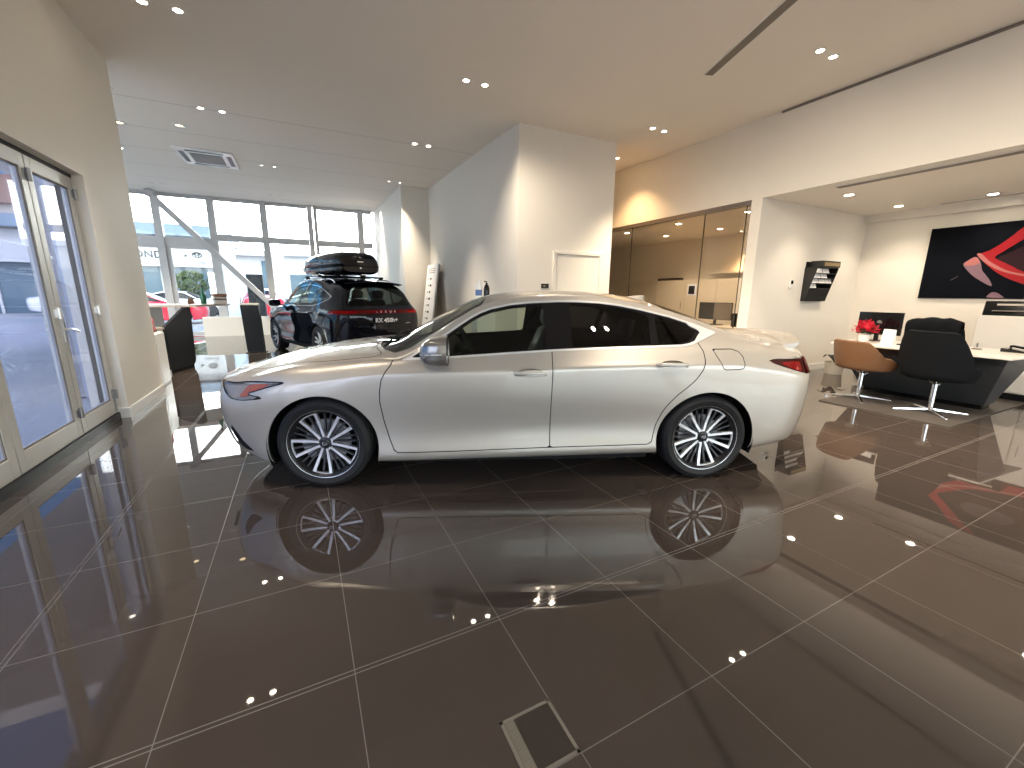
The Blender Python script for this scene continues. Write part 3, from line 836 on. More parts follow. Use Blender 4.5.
    for t in np.linspace(-.72, .72, 25):
        xr = 1.11 - .17*(abs(t)/.72)**2.6; 
        P.append([(xr+.012, t, .977 - .03*(t/.72)**2), (xr - .05, t, .99 - .035*(t/.72)**2)])
    # roof aerial fin
    fin = MB(); P = []
    for (z, xf, xb, hw) in [(0,.0,-.19,.035),(.012,-.03,-.185,.028),(.030,-.085,-.180,.014),(.044,-.135,-.180,.007),(.050,-.160,-.178,.003)]:
        n_ = 14; ring = []
        for k in range(n_):
            t = 2*PI*k/n_; ring.append(((xf+xb)/2 + (xf-xb)/2*math.cos(t), hw*math.sin(t)*(1 if math.cos(t) < .2 else .8), z))
        P.append(ring)
    fin.grid(P, Matrix.Translation((-1.02, 0, 1.378)) @ Matrix.Rotation(math.radians(-12), 4, 'Y'), wrap_v=True, flip=True)
    fin.add(P[-1], [tuple(range(14))], Matrix.Translation((-1.02, 0, 1.378)) @ Matrix.Rotation(math.radians(-12), 4, 'Y'))
    fin.build('roof_fin', paint, C, smooth=True)
    # boot spoiler: a lip standing proud of the lid
    sp = MB(); P = []
    for t in np.linspace(-1, 1, 33):
        y_ = .585*t; e = 1 - abs(t)**6; back = -2.455 + .16*abs(t)**2.4
        zb = 1.030 - .040*abs(t)**3
        P.append([(back+.19, y_, zb-.012), (back+.13, y_, zb+.014+.004*e), (back+.06, y_, zb+.032+.006*e), (back-.008, y_, zb+.042+.006*e), (back-.014, y_, zb+.032+.004*e), (back+.012, y_, zb+.010), (back+.05, y_, zb-.045)])
    sp.grid(P, flip=False); sp.add(P[0], [tuple(range(7))]); sp.add(P[-1], [tuple(reversed(range(7)))])
    sp.build('boot_spoiler', paint, C, auto=50)
    # rear valance diffuser and plate panel
    return C
# ================================================================== the dark SUV with a roof box behind
def suv_net(nose_front):
    def side(tab, x): return pchip([t[0] for t in tab], [t[1] for t in tab], [x])[0]
    Y = [[(1.6,.74),(-1.8,.74)],
         [(1.6,.875),(0,.885),(-1.8,.875)],
         [(1.6,.928),(1.425,.935),(.8,.925),(-.8,.925),(-1.425,.945),(-1.8,.925)],
         [(1.6,.935),(1.425,.95),(.8,.915),(-.8,.915),(-1.425,.955),(-1.8,.93)],
         [(1.6,.938),(1.425,.955),(.8,.937),(-.8,.94),(-1.425,.965),(-1.8,.94)],
         [(1.6,.92),(1.425,.935),(.8,.940),(-.8,.945),(-1.425,.95),(-1.8,.925)],
         [(1.6,.85),(1.2,.88),(.8,.885),(0,.875),(-1,.875),(-1.425,.885),(-1.8,.875)],
         [(1.6,.76),(1.2,.80),(.95,.83),(.8,.815),(.5,.75),(.2,.70),(-.2,.675),(-.8,.67),(-1.2,.68),(-1.5,.72),(-1.8,.76)],
         [(1.6,.63),(1.2,.68),(.95,.76),(.8,.76),(.5,.69),(.2,.63),(-.2,.60),(-.8,.59),(-1.2,.59),(-1.5,.61),(-1.8,.64)],
         [(1.6,.33),(1,.40),(.5,.38),(0,.34),(-1.8,.34)],
         [(2,0),(-2,0)]]
    Z = [[(1.6,.21),(-1.8,.25)],
         [(1.6,.235),(0,.25),(-1.8,.28)],
         [(1.6,.34),(0,.36),(-1.8,.39)],
         [(1.6,.50),(0,.52),(-1.8,.54)],
         [(1.6,.71),(0,.74),(-1.8,.75)],
         [(1.6,.90),(1.2,.94),(0,.95),(-1.2,.97),(-1.8,.96)],
         [(1.6,1.01),(1.2,1.045),(.85,1.06),(0,1.08),(-1,1.10),(-1.5,1.13),(-1.8,1.10)],
         [(1.6,1.05),(1.2,1.075),(.95,1.085),(.8,1.14),(.5,1.33),(.3,1.44),(.1,1.51),(-.2,1.55),(-.6,1.56),(-1.0,1.53),(-1.3,1.475),(-1.6,1.39),(-1.8,1.32)],
         [(1.6,1.08),(1.2,1.10),(1.0,1.11),(.8,1.19),(.5,1.385),(.3,1.50),(.1,1.575),(-.2,1.615),(-.6,1.625),(-1.0,1.61),(-1.3,1.58),(-1.6,1.535),(-1.8,1.49)],
         [(1.6,1.11),(1.2,1.13),(1.05,1.135),(.8,1.27),(.5,1.455),(.3,1.56),(.1,1.625),(-.2,1.655),(-.6,1.665),(-1.0,1.66),(-1.3,1.65),(-1.6,1.63),(-1.8,1.605)],
         [(1.6,1.12),(1.2,1.14),(1.1,1.145),(.8,1.30),(.5,1.48),(.3,1.58),(.1,1.64),(-.2,1.67),(-.6,1.68),(-1.0,1.675),(-1.3,1.665),(-1.6,1.645),(-1.75,1.63)]]
    xs = [1.62,1.425,1.2,1.0,.85,.7,.5,.3,.1,-.2,-.5,-.8,-1.1,-1.4,-1.6,-1.78]
    net = [[(p[0]-.02, p[1]*1.035, p[2]*1.22) for p in r] for r in nose_front]
    for x in xs:
        row = []
        for k in range(11):
            dx = 0.0
            if x > 1.55: dx = (.16,.16,.15,.14,.13,.12,.08,.04,0,-.02,-.04)[k]
            if x < -1.7: dx = (0,0,0,0,0,0,0,.0,.01,.03,.04)[k]
            row.append((x+dx, side(Y[k], x), side(Z[k], x)))
        net.append(row)
    net += [
     [(-1.92,.74,.26),(-1.95,.86,.29),(-1.97,.912,.40),(-1.98,.918,.55),(-1.99,.925,.75),(-1.99,.908,.96),(-1.98,.862,1.08),(-1.94,.755,1.26),(-1.90,.635,1.46),(-1.85,.34,1.592),(-1.82,0,1.622)],
     [(-2.05,.66,.27),(-2.10,.79,.30),(-2.14,.85,.41),(-2.16,.865,.56),(-2.18,.87,.76),(-2.19,.855,.96),(-2.17,.805,1.07),(-2.11,.705,1.23),(-2.04,.595,1.43),(-1.97,.33,1.578),(-1.93,0,1.612)],
     [(-2.16,.54,.27),(-2.22,.64,.30),(-2.27,.70,.41),(-2.30,.71,.56),(-2.32,.715,.76),(-2.33,.70,.96),(-2.30,.67,1.06),(-2.22,.61,1.21),(-2.11,.53,1.41),(-2.03,.30,1.565),(-1.985,0,1.605)],
     [(-2.26,.3,.26),(-2.34,.36,.29),(-2.39,.39,.40),(-2.42,.395,.55),(-2.44,.40,.75),(-2.435,.395,.95),(-2.40,.38,1.045),(-2.295,.35,1.20),(-2.165,.30,1.40),(-2.07,.18,1.557),(-2.015,0,1.60)],
     [(-2.30,0,.25),(-2.38,0,.28),(-2.44,0,.40),(-2.47,0,.55),(-2.49,0,.75),(-2.475,0,.95),(-2.44,0,1.04),(-2.33,0,1.19),(-2.20,0,1.39),(-2.10,0,1.55),(-2.03,0,1.597)]]
    return np.array(net)

def build_suv():
    C = empty('suv_car', (.713, 10.62, 0), math.radians(107.5),
              'glossy black SUV with a roof box, parked rear-on behind the champagne saloon', 'car')
    nf, a_, b_ = sedan_net()
    net = suv_net(nf[:5]); M = len(net)
    full = Skin.loft(net, 6, 6)
    paint = MATS['black_paint']
    AX = 1.425; R0 = .425; zc = .37
    def af(sk):
        g = np.minimum(np.hypot(sk.V[:,0]-AX, sk.V[:,2]-zc) - R0, np.hypot(sk.V[:,0]+AX, sk.V[:,2]-zc) - R0)
        return np.where(sk.S[:,1] < 6.0, g, 1.0)
    _, body = full.clip(af(full))
    xz = lambda s: s.V[:, [0, 2]]; yz = lambda s: s.V[:, [1, 2]]; xy = lambda s: s.V[:, [0, 1]]
    src = body
    dlo = np.array([(.93,1.075),(.5,1.085),(0,1.095),(-.6,1.105),(-1.1,1.115),(-1.45,1.15),(-1.78,1.25),(-1.86,1.31),(-1.60,1.385),(-1.3,1.462),(-1.0,1.515),(-.6,1.545),(-.2,1.535),(.1,1.495),(.3,1.425),(.5,1.318),(.78,1.14)])
    side, rest = body.split_rows(lambda q: q[1] < 8.0)
    isside = lambda s: (s.S[:,0] > 3) & (s.S[:,0] < M-3.6)
    win, side = side.clip(np.where(isside(side), sdf_poly(xz(side), dlo), 1.0))
    chrome, win = win.clip(-(sdf_poly(xz(win), dlo) + .014))
    fg = np.array([(.80,1.10),(-.18,1.115),(-.20,1.515),(.08,1.475),(.28,1.41),(.5,1.29),(.76,1.13)])
    rg = np.array([(-.30,1.12),(-1.12,1.135),(-1.28,1.44),(-1.0,1.495),(-.6,1.525),(-.30,1.52)])
    qg = np.array([(-1.22,1.15),(-1.45,1.18),(-1.74,1.265),(-1.80,1.30),(-1.58,1.365),(-1.36,1.42)])
    P_f, win = win.clip(sdf_poly(xz(win), fg)); P_r, win = win.clip(sdf_poly(xz(win), rg)); P_q, frame = win.clip(sdf_poly(xz(win), qg))
    df = np.array([(1.0,1.03),(1.02,.8),(.99,.45),(.93,.33),(.7,.31),(-.24,.32),(-.25,.9),(-.26,1.6),(.1,1.6),(.5,1.4),(.9,1.12)])
    dr = np.array([(-.26,1.6),(-.25,.9),(-.24,.32),(-.92,.34),(-.96,.42),(-1.0,.56),(-1.10,.72),(-1.25,.84),(-1.31,.95),(-1.33,1.2),(-1.3,1.6)])
    low, high = side.split_rows(lambda q: q[1] < 6.35)
    def panel(sk, poly, gp=.004):
        a, b = sk.clip(sdf_poly(xz(sk), poly) + gp); _, b = b.clip(sdf_poly(xz(b), poly) - gp); return a, b
    D_f, low = panel(low, df); D_r, low = panel(low, dr)
    side = low.join(high)
    rear = lambda s: s.S[:,0] > M-6.5
    lamp = np.array([(-1.90,.985),(-1.93,1.03),(-2.0,1.065),(-2.15,1.075),(-2.6,1.062),(-2.6,1.000),(-2.25,.985),(-2.1,.955),(-1.95,.96)])
    L_t, side = side.clip(np.where(rear(side), sdf_poly(xz(side), lamp), 1.0))
    head = np.array([(2.35,.90),(2.1,.92),(1.85,.96),(1.80,.935),(2.0,.86),(2.15,.80),(2.3,.83)])
    L_h, side = side.clip(np.where(side.S[:,0] < 6, sdf_poly(xz(side), head), 1.0))
    gr = np.array([(-.01,.30),(.58,.30),(.50,.45),(.36,.66),(.42,.86),(-.01,.88)])
    G_r, side = side.clip(np.where(side.S[:,0] < 3.4, sdf_poly(yz(side), gr), 1.0))
    whole = side.join(rest)
    ws = np.array([(1.09,-.3),(1.09,0),(1.06,.3),(1.0,.55),(.93,.72),(.84,.76),(.5,.70),(.26,.64),(.18,.6),(.14,.3),(.13,-.3)])
    gw = np.where((whole.S[:,1] > 7.5), sdf_poly(xy(whole), ws), 1.0)
    W_s, whole = whole.clip(gw)
    rwp = smooth_poly([(-.3,1.13),(.0,1.13),(.4,1.128),(.60,1.135),(.665,1.16),(.62,1.27),(.545,1.42),(.49,1.49),(.42,1.525),(.2,1.545),(-.0,1.548),(-.3,1.548)], 3)
    gr_ = np.where((whole.S[:,0] > M-5.4) & (whole.V[:,0] < -1.95), sdf_poly(yz(whole), rwp), 1.0)
    W_r, whole = whole.clip(gr_)
    # tailgate seam
    tg = smooth_poly([(-.3,.60),(0,.60),(.35,.60),(.52,.66),(.60,.80),(.68,.98),(.72,1.09),(.66,1.30),(.58,1.50),(.5,1.8),(-.3,1.8)], 2)
    g1 = lambda s, d: np.where((s.V[:,0] < -1.95), sdf_poly(yz(s), tg) + d, 1.0)
    T_g, whole = whole.clip(g1(whole, .004)); _, whole = whole.clip(g1(whole, -.004))
    both = lambda s: s.join(s.mirror())
    # lower cladding darker
    clad, whole = whole.clip(np.where((whole.V[:,2] < .36) & (whole.S[:,1] < 5), -1.0, 1.0) * .01)
    both(whole).build('body_shell', paint, C)
    both(clad).build('lower_cladding', MATS['black_trim'], C)
    tgate = both(T_g).build('tailgate', paint, C)
    _, keep = src.clip(np.where((src.S[:,1] < 8.0) & isside(src), sdf_poly(xz(src), dlo) + .03, 1.0))
    _, keep = keep.clip(np.where(keep.S[:,1] > 7.5, sdf_poly(xy(keep), ws) + .03, 1.0))
    _, keep = keep.clip(np.where((keep.S[:,0] > M-5.4) & (keep.V[:,0] < -1.9), sdf_poly(yz(keep), rwp) + .03, 1.0))
    both(keep.moved(-.02)).build('inner_shell', MATS['black_trim'], C)
    both(W_s.moved(-.002)).build('windscreen', MATS['car_glass_clear'], C)
    both(W_r.moved(-.002)).build('rear_screen', MATS['suv_glass'], C)
    both(G_r.moved(-.01)).build('grille', MATS['black_trim'], C)
    bar = both(L_t.moved(-.006)).build('light_bar', MATS['tail_dark'], C)
    brt = L_t.clip(np.where(L_t.V[:,1] > .52, -1, 1) * .01)[0]
    b2, _ = brt.clip(sdf_poly(xz(brt), np.array([(-1.96,.995),(-2.0,1.045),(-2.15,1.055),(-2.6,1.05),(-2.6,1.01),(-2.2,.995)])))
    both(b2.moved(-.003)).build('lit_lens', MATS['tail_red'], bar)
    ce = L_t.clip(np.where(L_t.V[:,1] <= .52, -1, 1) * .01)[0]
    both(ce.moved(-.002)).build('centre_strip', MATS['bar_red'], bar)
    both(L_t.moved(.001)).build('lamp_cover', MATS['tail_glass'], bar)
    for s in (1, -1):
        q = (lambda k: k) if s > 0 else (lambda k: k.mirror())
        d = q(D_f).build('front_door', paint, C); r = q(D_r).build('rear_door', paint, C)
        q(P_f.moved(-.004)).build('door_glass', MATS['car_glass_clear'], d)
        q(P_r.moved(-.004)).build('door_glass', MATS['suv_glass'], r)
        q(P_q.moved(-.004)).build('quarter_glass', MATS['suv_glass'], C)
        q(frame.moved(-.002)).build('window_frame', MATS['gloss_black'], C)
        q(chrome.moved(.004)).build('window_surround', MATS['chrome'], C)
        q(L_h.moved(.001)).build('headlamp', MATS['lamp_silver'], C)
        for (hx, par) in ((-.10, d), (-1.12, r)):
            h = MB(); h.tube([(hx-.12, s*.945, .985), (hx-.08, s*.975, .988), (hx+.08, s*.975, .984), (hx+.12, s*.945, .98)], .014, 8)
            h.build('door_handle', paint, par, smooth=True)
        m = MB(); P = []
        for (xx, hw, z0, z1) in [(.86,.03,1.12,1.15),(.84,.08,1.085,1.19),(.78,.115,1.07,1.215),(.72,.12,1.07,1.225),(.69,.115,1.075,1.22)]:
            P.append([(xx, s*(1.06 + hw*math.copysign(abs(math.cos(t))**.6, math.cos(t))), (z0+z1)/2 + (z1-z0)/2*math.copysign(abs(math.sin(t))**.6, math.sin(t))) for t in [2*PI*k/16 for k in range(16)]])
        m.grid(P, wrap_v=True); m.add(P[0], [tuple(range(16))]); m.add(P[-1], [tuple(reversed(range(16)))])
        m.hexa([(.72,s*.86,1.075),(.80,s*.86,1.075),(.80,s*.97,1.085),(.72,s*.97,1.085),(.72,s*.86,1.10),(.80,s*.86,1.10),(.80,s*.97,1.12),(.72,s*.97,1.12)])
        m.build('door_mirror', paint, d, smooth=True)
        # roof rail
        rr = MB(); rr.tube([(.05,s*.60,1.60),(.0,s*.605,1.645),(-.3,s*.60,1.675),(-.9,s*.60,1.672),(-1.45,s*.60,1.64),(-1.6,s*.60,1.60),(-1.64,s*.60,1.56)], .016, 8)
        rr.build('roof_rail', MATS['chrome'], C, smooth=True)
        for x in (AX, -AX):
            build_wheel(C, x, s*.825, s, .3*x + s, R_=.372, rim=.262, W=.235, spokes='suv')
    for s in (1, -1):
        for (ax_, zl) in ((AX, .24), (-AX, .26)):
            lin = MB(); arch_liner(lin, ax_, zc, R0+.006, .52, .93, zl, (s,)); lin.build('wheel_arch_liner', MATS['black_trim'], C)
    ub = MB(); ub.box((2.1,-.5,.22),(-2.1,.5,.28)); ub.box((.98,-.86,.22),(-.98,.86,.28)); ub.build('underbody', MATS['black_trim'], C)
    cab = MB(); cab.prism([(.95,.5),(.95,.98),(.6,.95),(.5,.6),(-2.1,.6),(-2.1,.35),(.95,.35)], -.76, .76, 'y'); cab.build('cabin_floor', MATS['cabin_dark'], C)
    for (x, y) in ((.0,.40),(.0,-.40),(-.95,.42),(-.95,-.42)): seat(C, x, y, .66, m='cabin_dark')
    # rear spoiler above the screen
    sp = MB(); P = []
    for t in np.linspace(-1, 1, 21):
        y = .60*t; b = .10*abs(t)**2.5
        P.append([(-1.80+b*.3, y, 1.632-.045*abs(t)**2), (-2.02+b, y, 1.618-.045*abs(t)**2), (-2.17+b, y, 1.597-.045*abs(t)**2), (-2.18+b, y, 1.582-.045*abs(t)**2), (-2.02+b, y, 1.565-.05*abs(t)**2)])
    sp.grid(P, flip=True); sp.build('roof_spoiler', paint, C, auto=40)
    # number plate with the model text, small badge and lettering on the light bar
    pl = MB(); pl.box((-2.492,-.27,.80),(-2.478,.27,.925)); p = pl.build('number_plate', MATS['gloss_black'], C, bevel=.004)
    back = Matrix(((0,0,-1,0),(-1,0,0,0),(0,1,0,0),(0,0,0,1)))   # text x -> -y (car right), y -> z, normal -> -x
    text_mesh('plate_text', 'RX 450h+', .112, MATS['white_print'], p, Matrix.Translation((-2.494, 0, .868)) @ back, .001, bold=.003)
    text_mesh('bar_lettering', 'LEXUS', .055, MATS['chrome'], bar, Matrix.Translation((-2.478, 0, 1.030)) @ back, .002, spacing=2.6, xscale=1.2)
    text_mesh('badge', 'RX450h+', .035, MATS['chrome'], tgate, Matrix.Translation((-2.415, -.50, .80)) @ Matrix.Rotation(math.radians(18), 4, 'Z') @ back, .002)
    # rear bumper details
    for s in (1, -1):
        v = MB(); v.prism([(s*.80,.38),(s*.86,.40),(s*.84,.62),(s*.80,.60)], -2.20, -2.19, 'x')
        v.build('bumper_vent', MATS['black_trim'], C)
    dif = MB(); dif.hexa([(-2.34,-.40,.25),(-2.1,-.5,.24),(-2.1,.5,.24),(-2.34,.40,.25),(-2.37,-.38,.30),(-2.1,-.5,.32),(-2.1,.5,.32),(-2.37,.38,.30)])
    dif.build('rear_diffuser', MATS['black_trim'], C)
    # cross bars
    for x in (-.25, -1.15):
        cb = MB(); cb.tube([(x,-.66,1.70),(x,.66,1.70)], .018, 8)
        for s in (1, -1): cb.hexa([(x-.05,s*.57,1.655),(x+.05,s*.57,1.655),(x+.05,s*.64,1.655),(x-.05,s*.64,1.655),(x-.03,s*.58,1.715),(x+.03,s*.58,1.715),(x+.03,s*.64,1.715),(x-.03,s*.64,1.715)])
        cb.build('cross_bar', MATS['black_trim'], C, auto=40)
    return C

def build_roof_box():
    """long low lidded box standing on the SUV's cross bars"""
    B = empty('roof_box', (.713, 10.62, 0), math.radians(107.5), 'glossy black luggage box strapped on the roof of the black SUV', 'roof box')
    yc = 0.10
    def shell(lo, hi):
        mb = MB(); P = []
        st = [(.62,.10,.03),(.57,.26,.35),(.45,.36,.62),(.2,.42,.88),(-.3,.45,1.0),(-.9,.455,1.0),(-1.35,.45,.97),(-1.60,.43,.90),(-1.69,.40,.74),(-1.72,.34,.50)]
        for (x, hw, hf) in st:
            ring = []
            for k in range(24):
                t = 2*PI*k/24
                c = math.copysign(abs(math.cos(t))**.45, math.cos(t)); s = math.copysign(abs(math.sin(t))**.55, math.sin(t))
                z = (hi*hf if s > 0 else lo*(.4+.6*hf))*abs(s)
                ring.append((x, yc + hw*c*(1 - .10*max(s, 0)), 1.895 + z))
            P.append(ring)
        mb.grid(P, wrap_v=True); mb.add(P[0], [tuple(range(24))]); mb.add(P[-1], [tuple(reversed(range(24)))])
        return mb
    top = shell(-.004, .30).build('lid', MATS['black_paint'], B, smooth=True)
    low = shell(-.165, .004).build('tray', MATS['gloss_black'], B, smooth=True)
    s = MB(); pts = [(.60,.14),(.45,.372),(.2,.432),(-.3,.463),(-.9,.468),(-1.35,.463),(-1.60,.443),(-1.72,.35)]
    loop = [(x, yc+h, 1.895) for x, h in pts] + [(x, yc-h, 1.895) for x, h in reversed(pts)]
    s.tube(loop, .009, 6, closed=True); s.build('rim_strip', MATS['black_trim'], B, smooth=True)
    f = MB()
    for x in (-.25, -1.15):
        for y in (-.2, .35): f.box((x-.05, y-.04, 1.715), (x+.05, y+.04, 1.75))
    f.build('clamps', MATS['black_trim'], B)
    lk = MB(); lk.cyl((-1.715, yc, 1.86), (-1.728, yc, 1.86), .018); lk.build('lock', MATS['chrome'], B)
    back = Matrix(((0,0,-1,0),(-1,0,0,0),(0,1,0,0),(0,0,0,1)))
    MB().box((-1.726, yc-.06, 1.97), (-1.700, yc+.06, 1.99)).build('lid_badge', MATS['lamp_silver'], top)
    return B
mat('black_paint', (.0025, .0035, .008), rough=.045)
mat('bar_red', (.05, .002, .004), rough=.3)
mat('white_print', (.8, .8, .8), rough=.5)
glass_mat('suv_glass', (.28, .30, .28))
# ================================================================== the room
H_CAM = 1.376
def wallmat():
    m = mat('wall_paint', (.80, .755, .675), rough=.62, spec=.3)
    noise_color(m, 3.0, .015)
    nt = m.node_tree; b = nt.nodes['Principled BSDF']
    n = nt.nodes.new('ShaderNodeTexNoise'); n.inputs['Scale'].default_value = 160
    bp = nt.nodes.new('ShaderNodeBump'); bp.inputs['Strength'].default_value = .03; bp.inputs['Distance'].default_value = .002
    nt.links.new(n.outputs['Fac'], bp.inputs['Height']); nt.links.new(bp.outputs[0], b.inputs['Normal'])
    return m
WALL = wallmat()
mat('skirting', (.80, .79, .76), rough=.4)
def ceiling_mat():
    m = mat('ceiling_paint', (.82, .765, .69), rough=.7, spec=.2)
    nt = m.node_tree; b = nt.nodes['Principled BSDF']
    g = nt.nodes.new('ShaderNodeNewGeometry'); sp = nt.nodes.new('ShaderNodeSeparateXYZ')
    nt.links.new(g.outputs['Position'], sp.inputs[0])
    # shallow joints between ceiling boards, parallel to the glass front, far half only
    a = nt.nodes.new('ShaderNodeMath'); a.operation = 'SUBTRACT'; a.inputs[1].default_value = 6.94
    d = nt.nodes.new('ShaderNodeMath'); d.operation = 'DIVIDE'; d.inputs[1].default_value = 1.42
    f = nt.nodes.new('ShaderNodeMath'); f.operation = 'FRACT'
    l = nt.nodes.new('ShaderNodeMath'); l.operation = 'LESS_THAN'; l.inputs[1].default_value = .018
    gt = nt.nodes.new('ShaderNodeMath'); gt.operation = 'GREATER_THAN'; gt.inputs[1].default_value = 7.5
    mu = nt.nodes.new('ShaderNodeMath'); mu.operation = 'MULTIPLY'
    mx = nt.nodes.new('ShaderNodeMix'); mx.data_type = 'RGBA'
    mx.inputs[6].default_value = (.82, .765, .69, 1); mx.inputs[7].default_value = (.60, .56, .51, 1)
    nt.links.new(sp.outputs['Y'], a.inputs[0]); nt.links.new(a.outputs[0], d.inputs[0]); nt.links.new(d.outputs[0], f.inputs[0]); nt.links.new(f.outputs[0], l.inputs[0])
    nt.links.new(sp.outputs['Y'], gt.inputs[0]); nt.links.new(l.outputs[0], mu.inputs[0]); nt.links.new(gt.outputs[0], mu.inputs[1])
    nt.links.new(mu.outputs[0], mx.inputs[0]); nt.links.new(mx.outputs[2], b.inputs['Base Color'])
    return m
CEIL = ceiling_mat()
def floor_mat():
    m = mat('floor_tile', (.05, .04, .036), rough=.03, spec=.5, ior=1.5)
    nt = m.node_tree; b = nt.nodes['Principled BSDF']
    g = nt.nodes.new('ShaderNodeNewGeometry'); sp = nt.nodes.new('ShaderNodeSeparateXYZ'); nt.links.new(g.outputs['Position'], sp.inputs[0])
    def M(op, a, b_=None, c=None):
        n = nt.nodes.new('ShaderNodeMath'); n.operation = op
        for i, v in enumerate((a, b_, c)):
            if v is None: continue
            if hasattr(v, 'default_value') or hasattr(v, 'links'): nt.links.new(v, n.inputs[i])
            else: n.inputs[i].default_value = v
        return n.outputs[0]
    def lines(co, off, pitch, dbl):
        t = M('DIVIDE', M('SUBTRACT', co, off), pitch)
        idx = M('ROUND', t)
        dist = M('MULTIPLY', M('ABSOLUTE', M('SUBTRACT', t, idx)), pitch)     # metres to nearest joint
        thin = M('LESS_THAN', dist, .0017)
        isd = M('LESS_THAN', M('ABSOLUTE', M('SUBTRACT', co, dbl)), .06)
        two = M('LESS_THAN', M('ABSOLUTE', M('SUBTRACT', M('ABSOLUTE', M('SUBTRACT', co, dbl)),   .0095)), .0022)
        return M('MAXIMUM', M('MULTIPLY', thin, M('SUBTRACT', 1.0, isd)), M('MULTIPLY', two, isd)), idx
    lx, ix = lines(sp.outputs['X'], .061, .590, -1.119)
    ly, iy = lines(sp.outputs['Y'], .793, .602, 1.395)
    ln = M('MAXIMUM', lx, ly)
    wn = nt.nodes.new('ShaderNodeTexWhiteNoise'); wn.noise_dimensions = '2D'
    cb = nt.nodes.new('ShaderNodeCombineXYZ'); nt.links.new(ix, cb.inputs[0]); nt.links.new(iy, cb.inputs[1]); nt.links.new(cb.outputs[0], wn.inputs[0])
    ns = nt.nodes.new('ShaderNodeTexNoise'); ns.inputs['Scale'].default_value = 420; ns.inputs['Detail'].default_value = 2
    nt.links.new(g.outputs['Position'], ns.inputs['Vector'])
    v = M('ADD', M('MULTIPLY', wn.outputs[0], .06), M('MULTIPLY_ADD', ns.outputs['Fac'], .25, .85))
    vm = nt.nodes.new('ShaderNodeVectorMath'); vm.operation = 'SCALE'; vm.inputs[0].default_value = (.054, .0425, .036)
    nt.links.new(v, vm.inputs['Scale'])
    mx = nt.nodes.new('ShaderNodeMix'); mx.data_type = 'RGBA'; mx.inputs[7].default_value = (.135, .12, .108, 1)
    nt.links.new(ln, mx.inputs[0]); nt.links.new(vm.outputs[0], mx.inputs[6]); nt.links.new(mx.outputs[2], b.inputs['Base Color'])
    rr = M('MULTIPLY_ADD', ln, .4, .022); nt.links.new(rr, b.inputs['Roughness'])
    b.inputs['Specular IOR Level'].default_value = .85
    return m
FLOOR = floor_mat()
mat('alu', (.50, .49, .49), rough=.45, metal=.1)
mat('door_frame_paint', (.62, .61, .57), rough=.38, metal=.15)
mat('dark_metal', (.03, .03, .03), rough=.4, metal=.4)
mat('bronze_rail', (.20, .17, .15), rough=.35, metal=.5)
mat('slot_grey', (.20, .175, .15), rough=.6)
mat('render_blue', (.36, .39, .46), rough=.8)
mat('white_gloss', (.82, .81, .78), rough=.25)
glass_mat('window_glass', (.90, .94, .94))
glass_mat('office_glass', (.90, .86, .80), ior=1.5)
glass_mat('door_glass_sheet', (.64, .67, .76))

def structure(mb, name, m, **k):
    o = mb.build(name, m, **k); o['kind'] = 'structure'; return o
def B(name, m, *boxes):
    mb = MB()
    for a, b in boxes: mb.box(a, b)
    return structure(mb, name, m)

Y_F = 16.2            # glass front
X_L = -1.81           # left wall face
X_R = 6.6             # right wall face
Z_C = 4.05; Y_K = 6.94; SL = .0165
zc = lambda y: Z_C + (max(y, Y_K) - Y_K) * SL
Y_B = -6.0

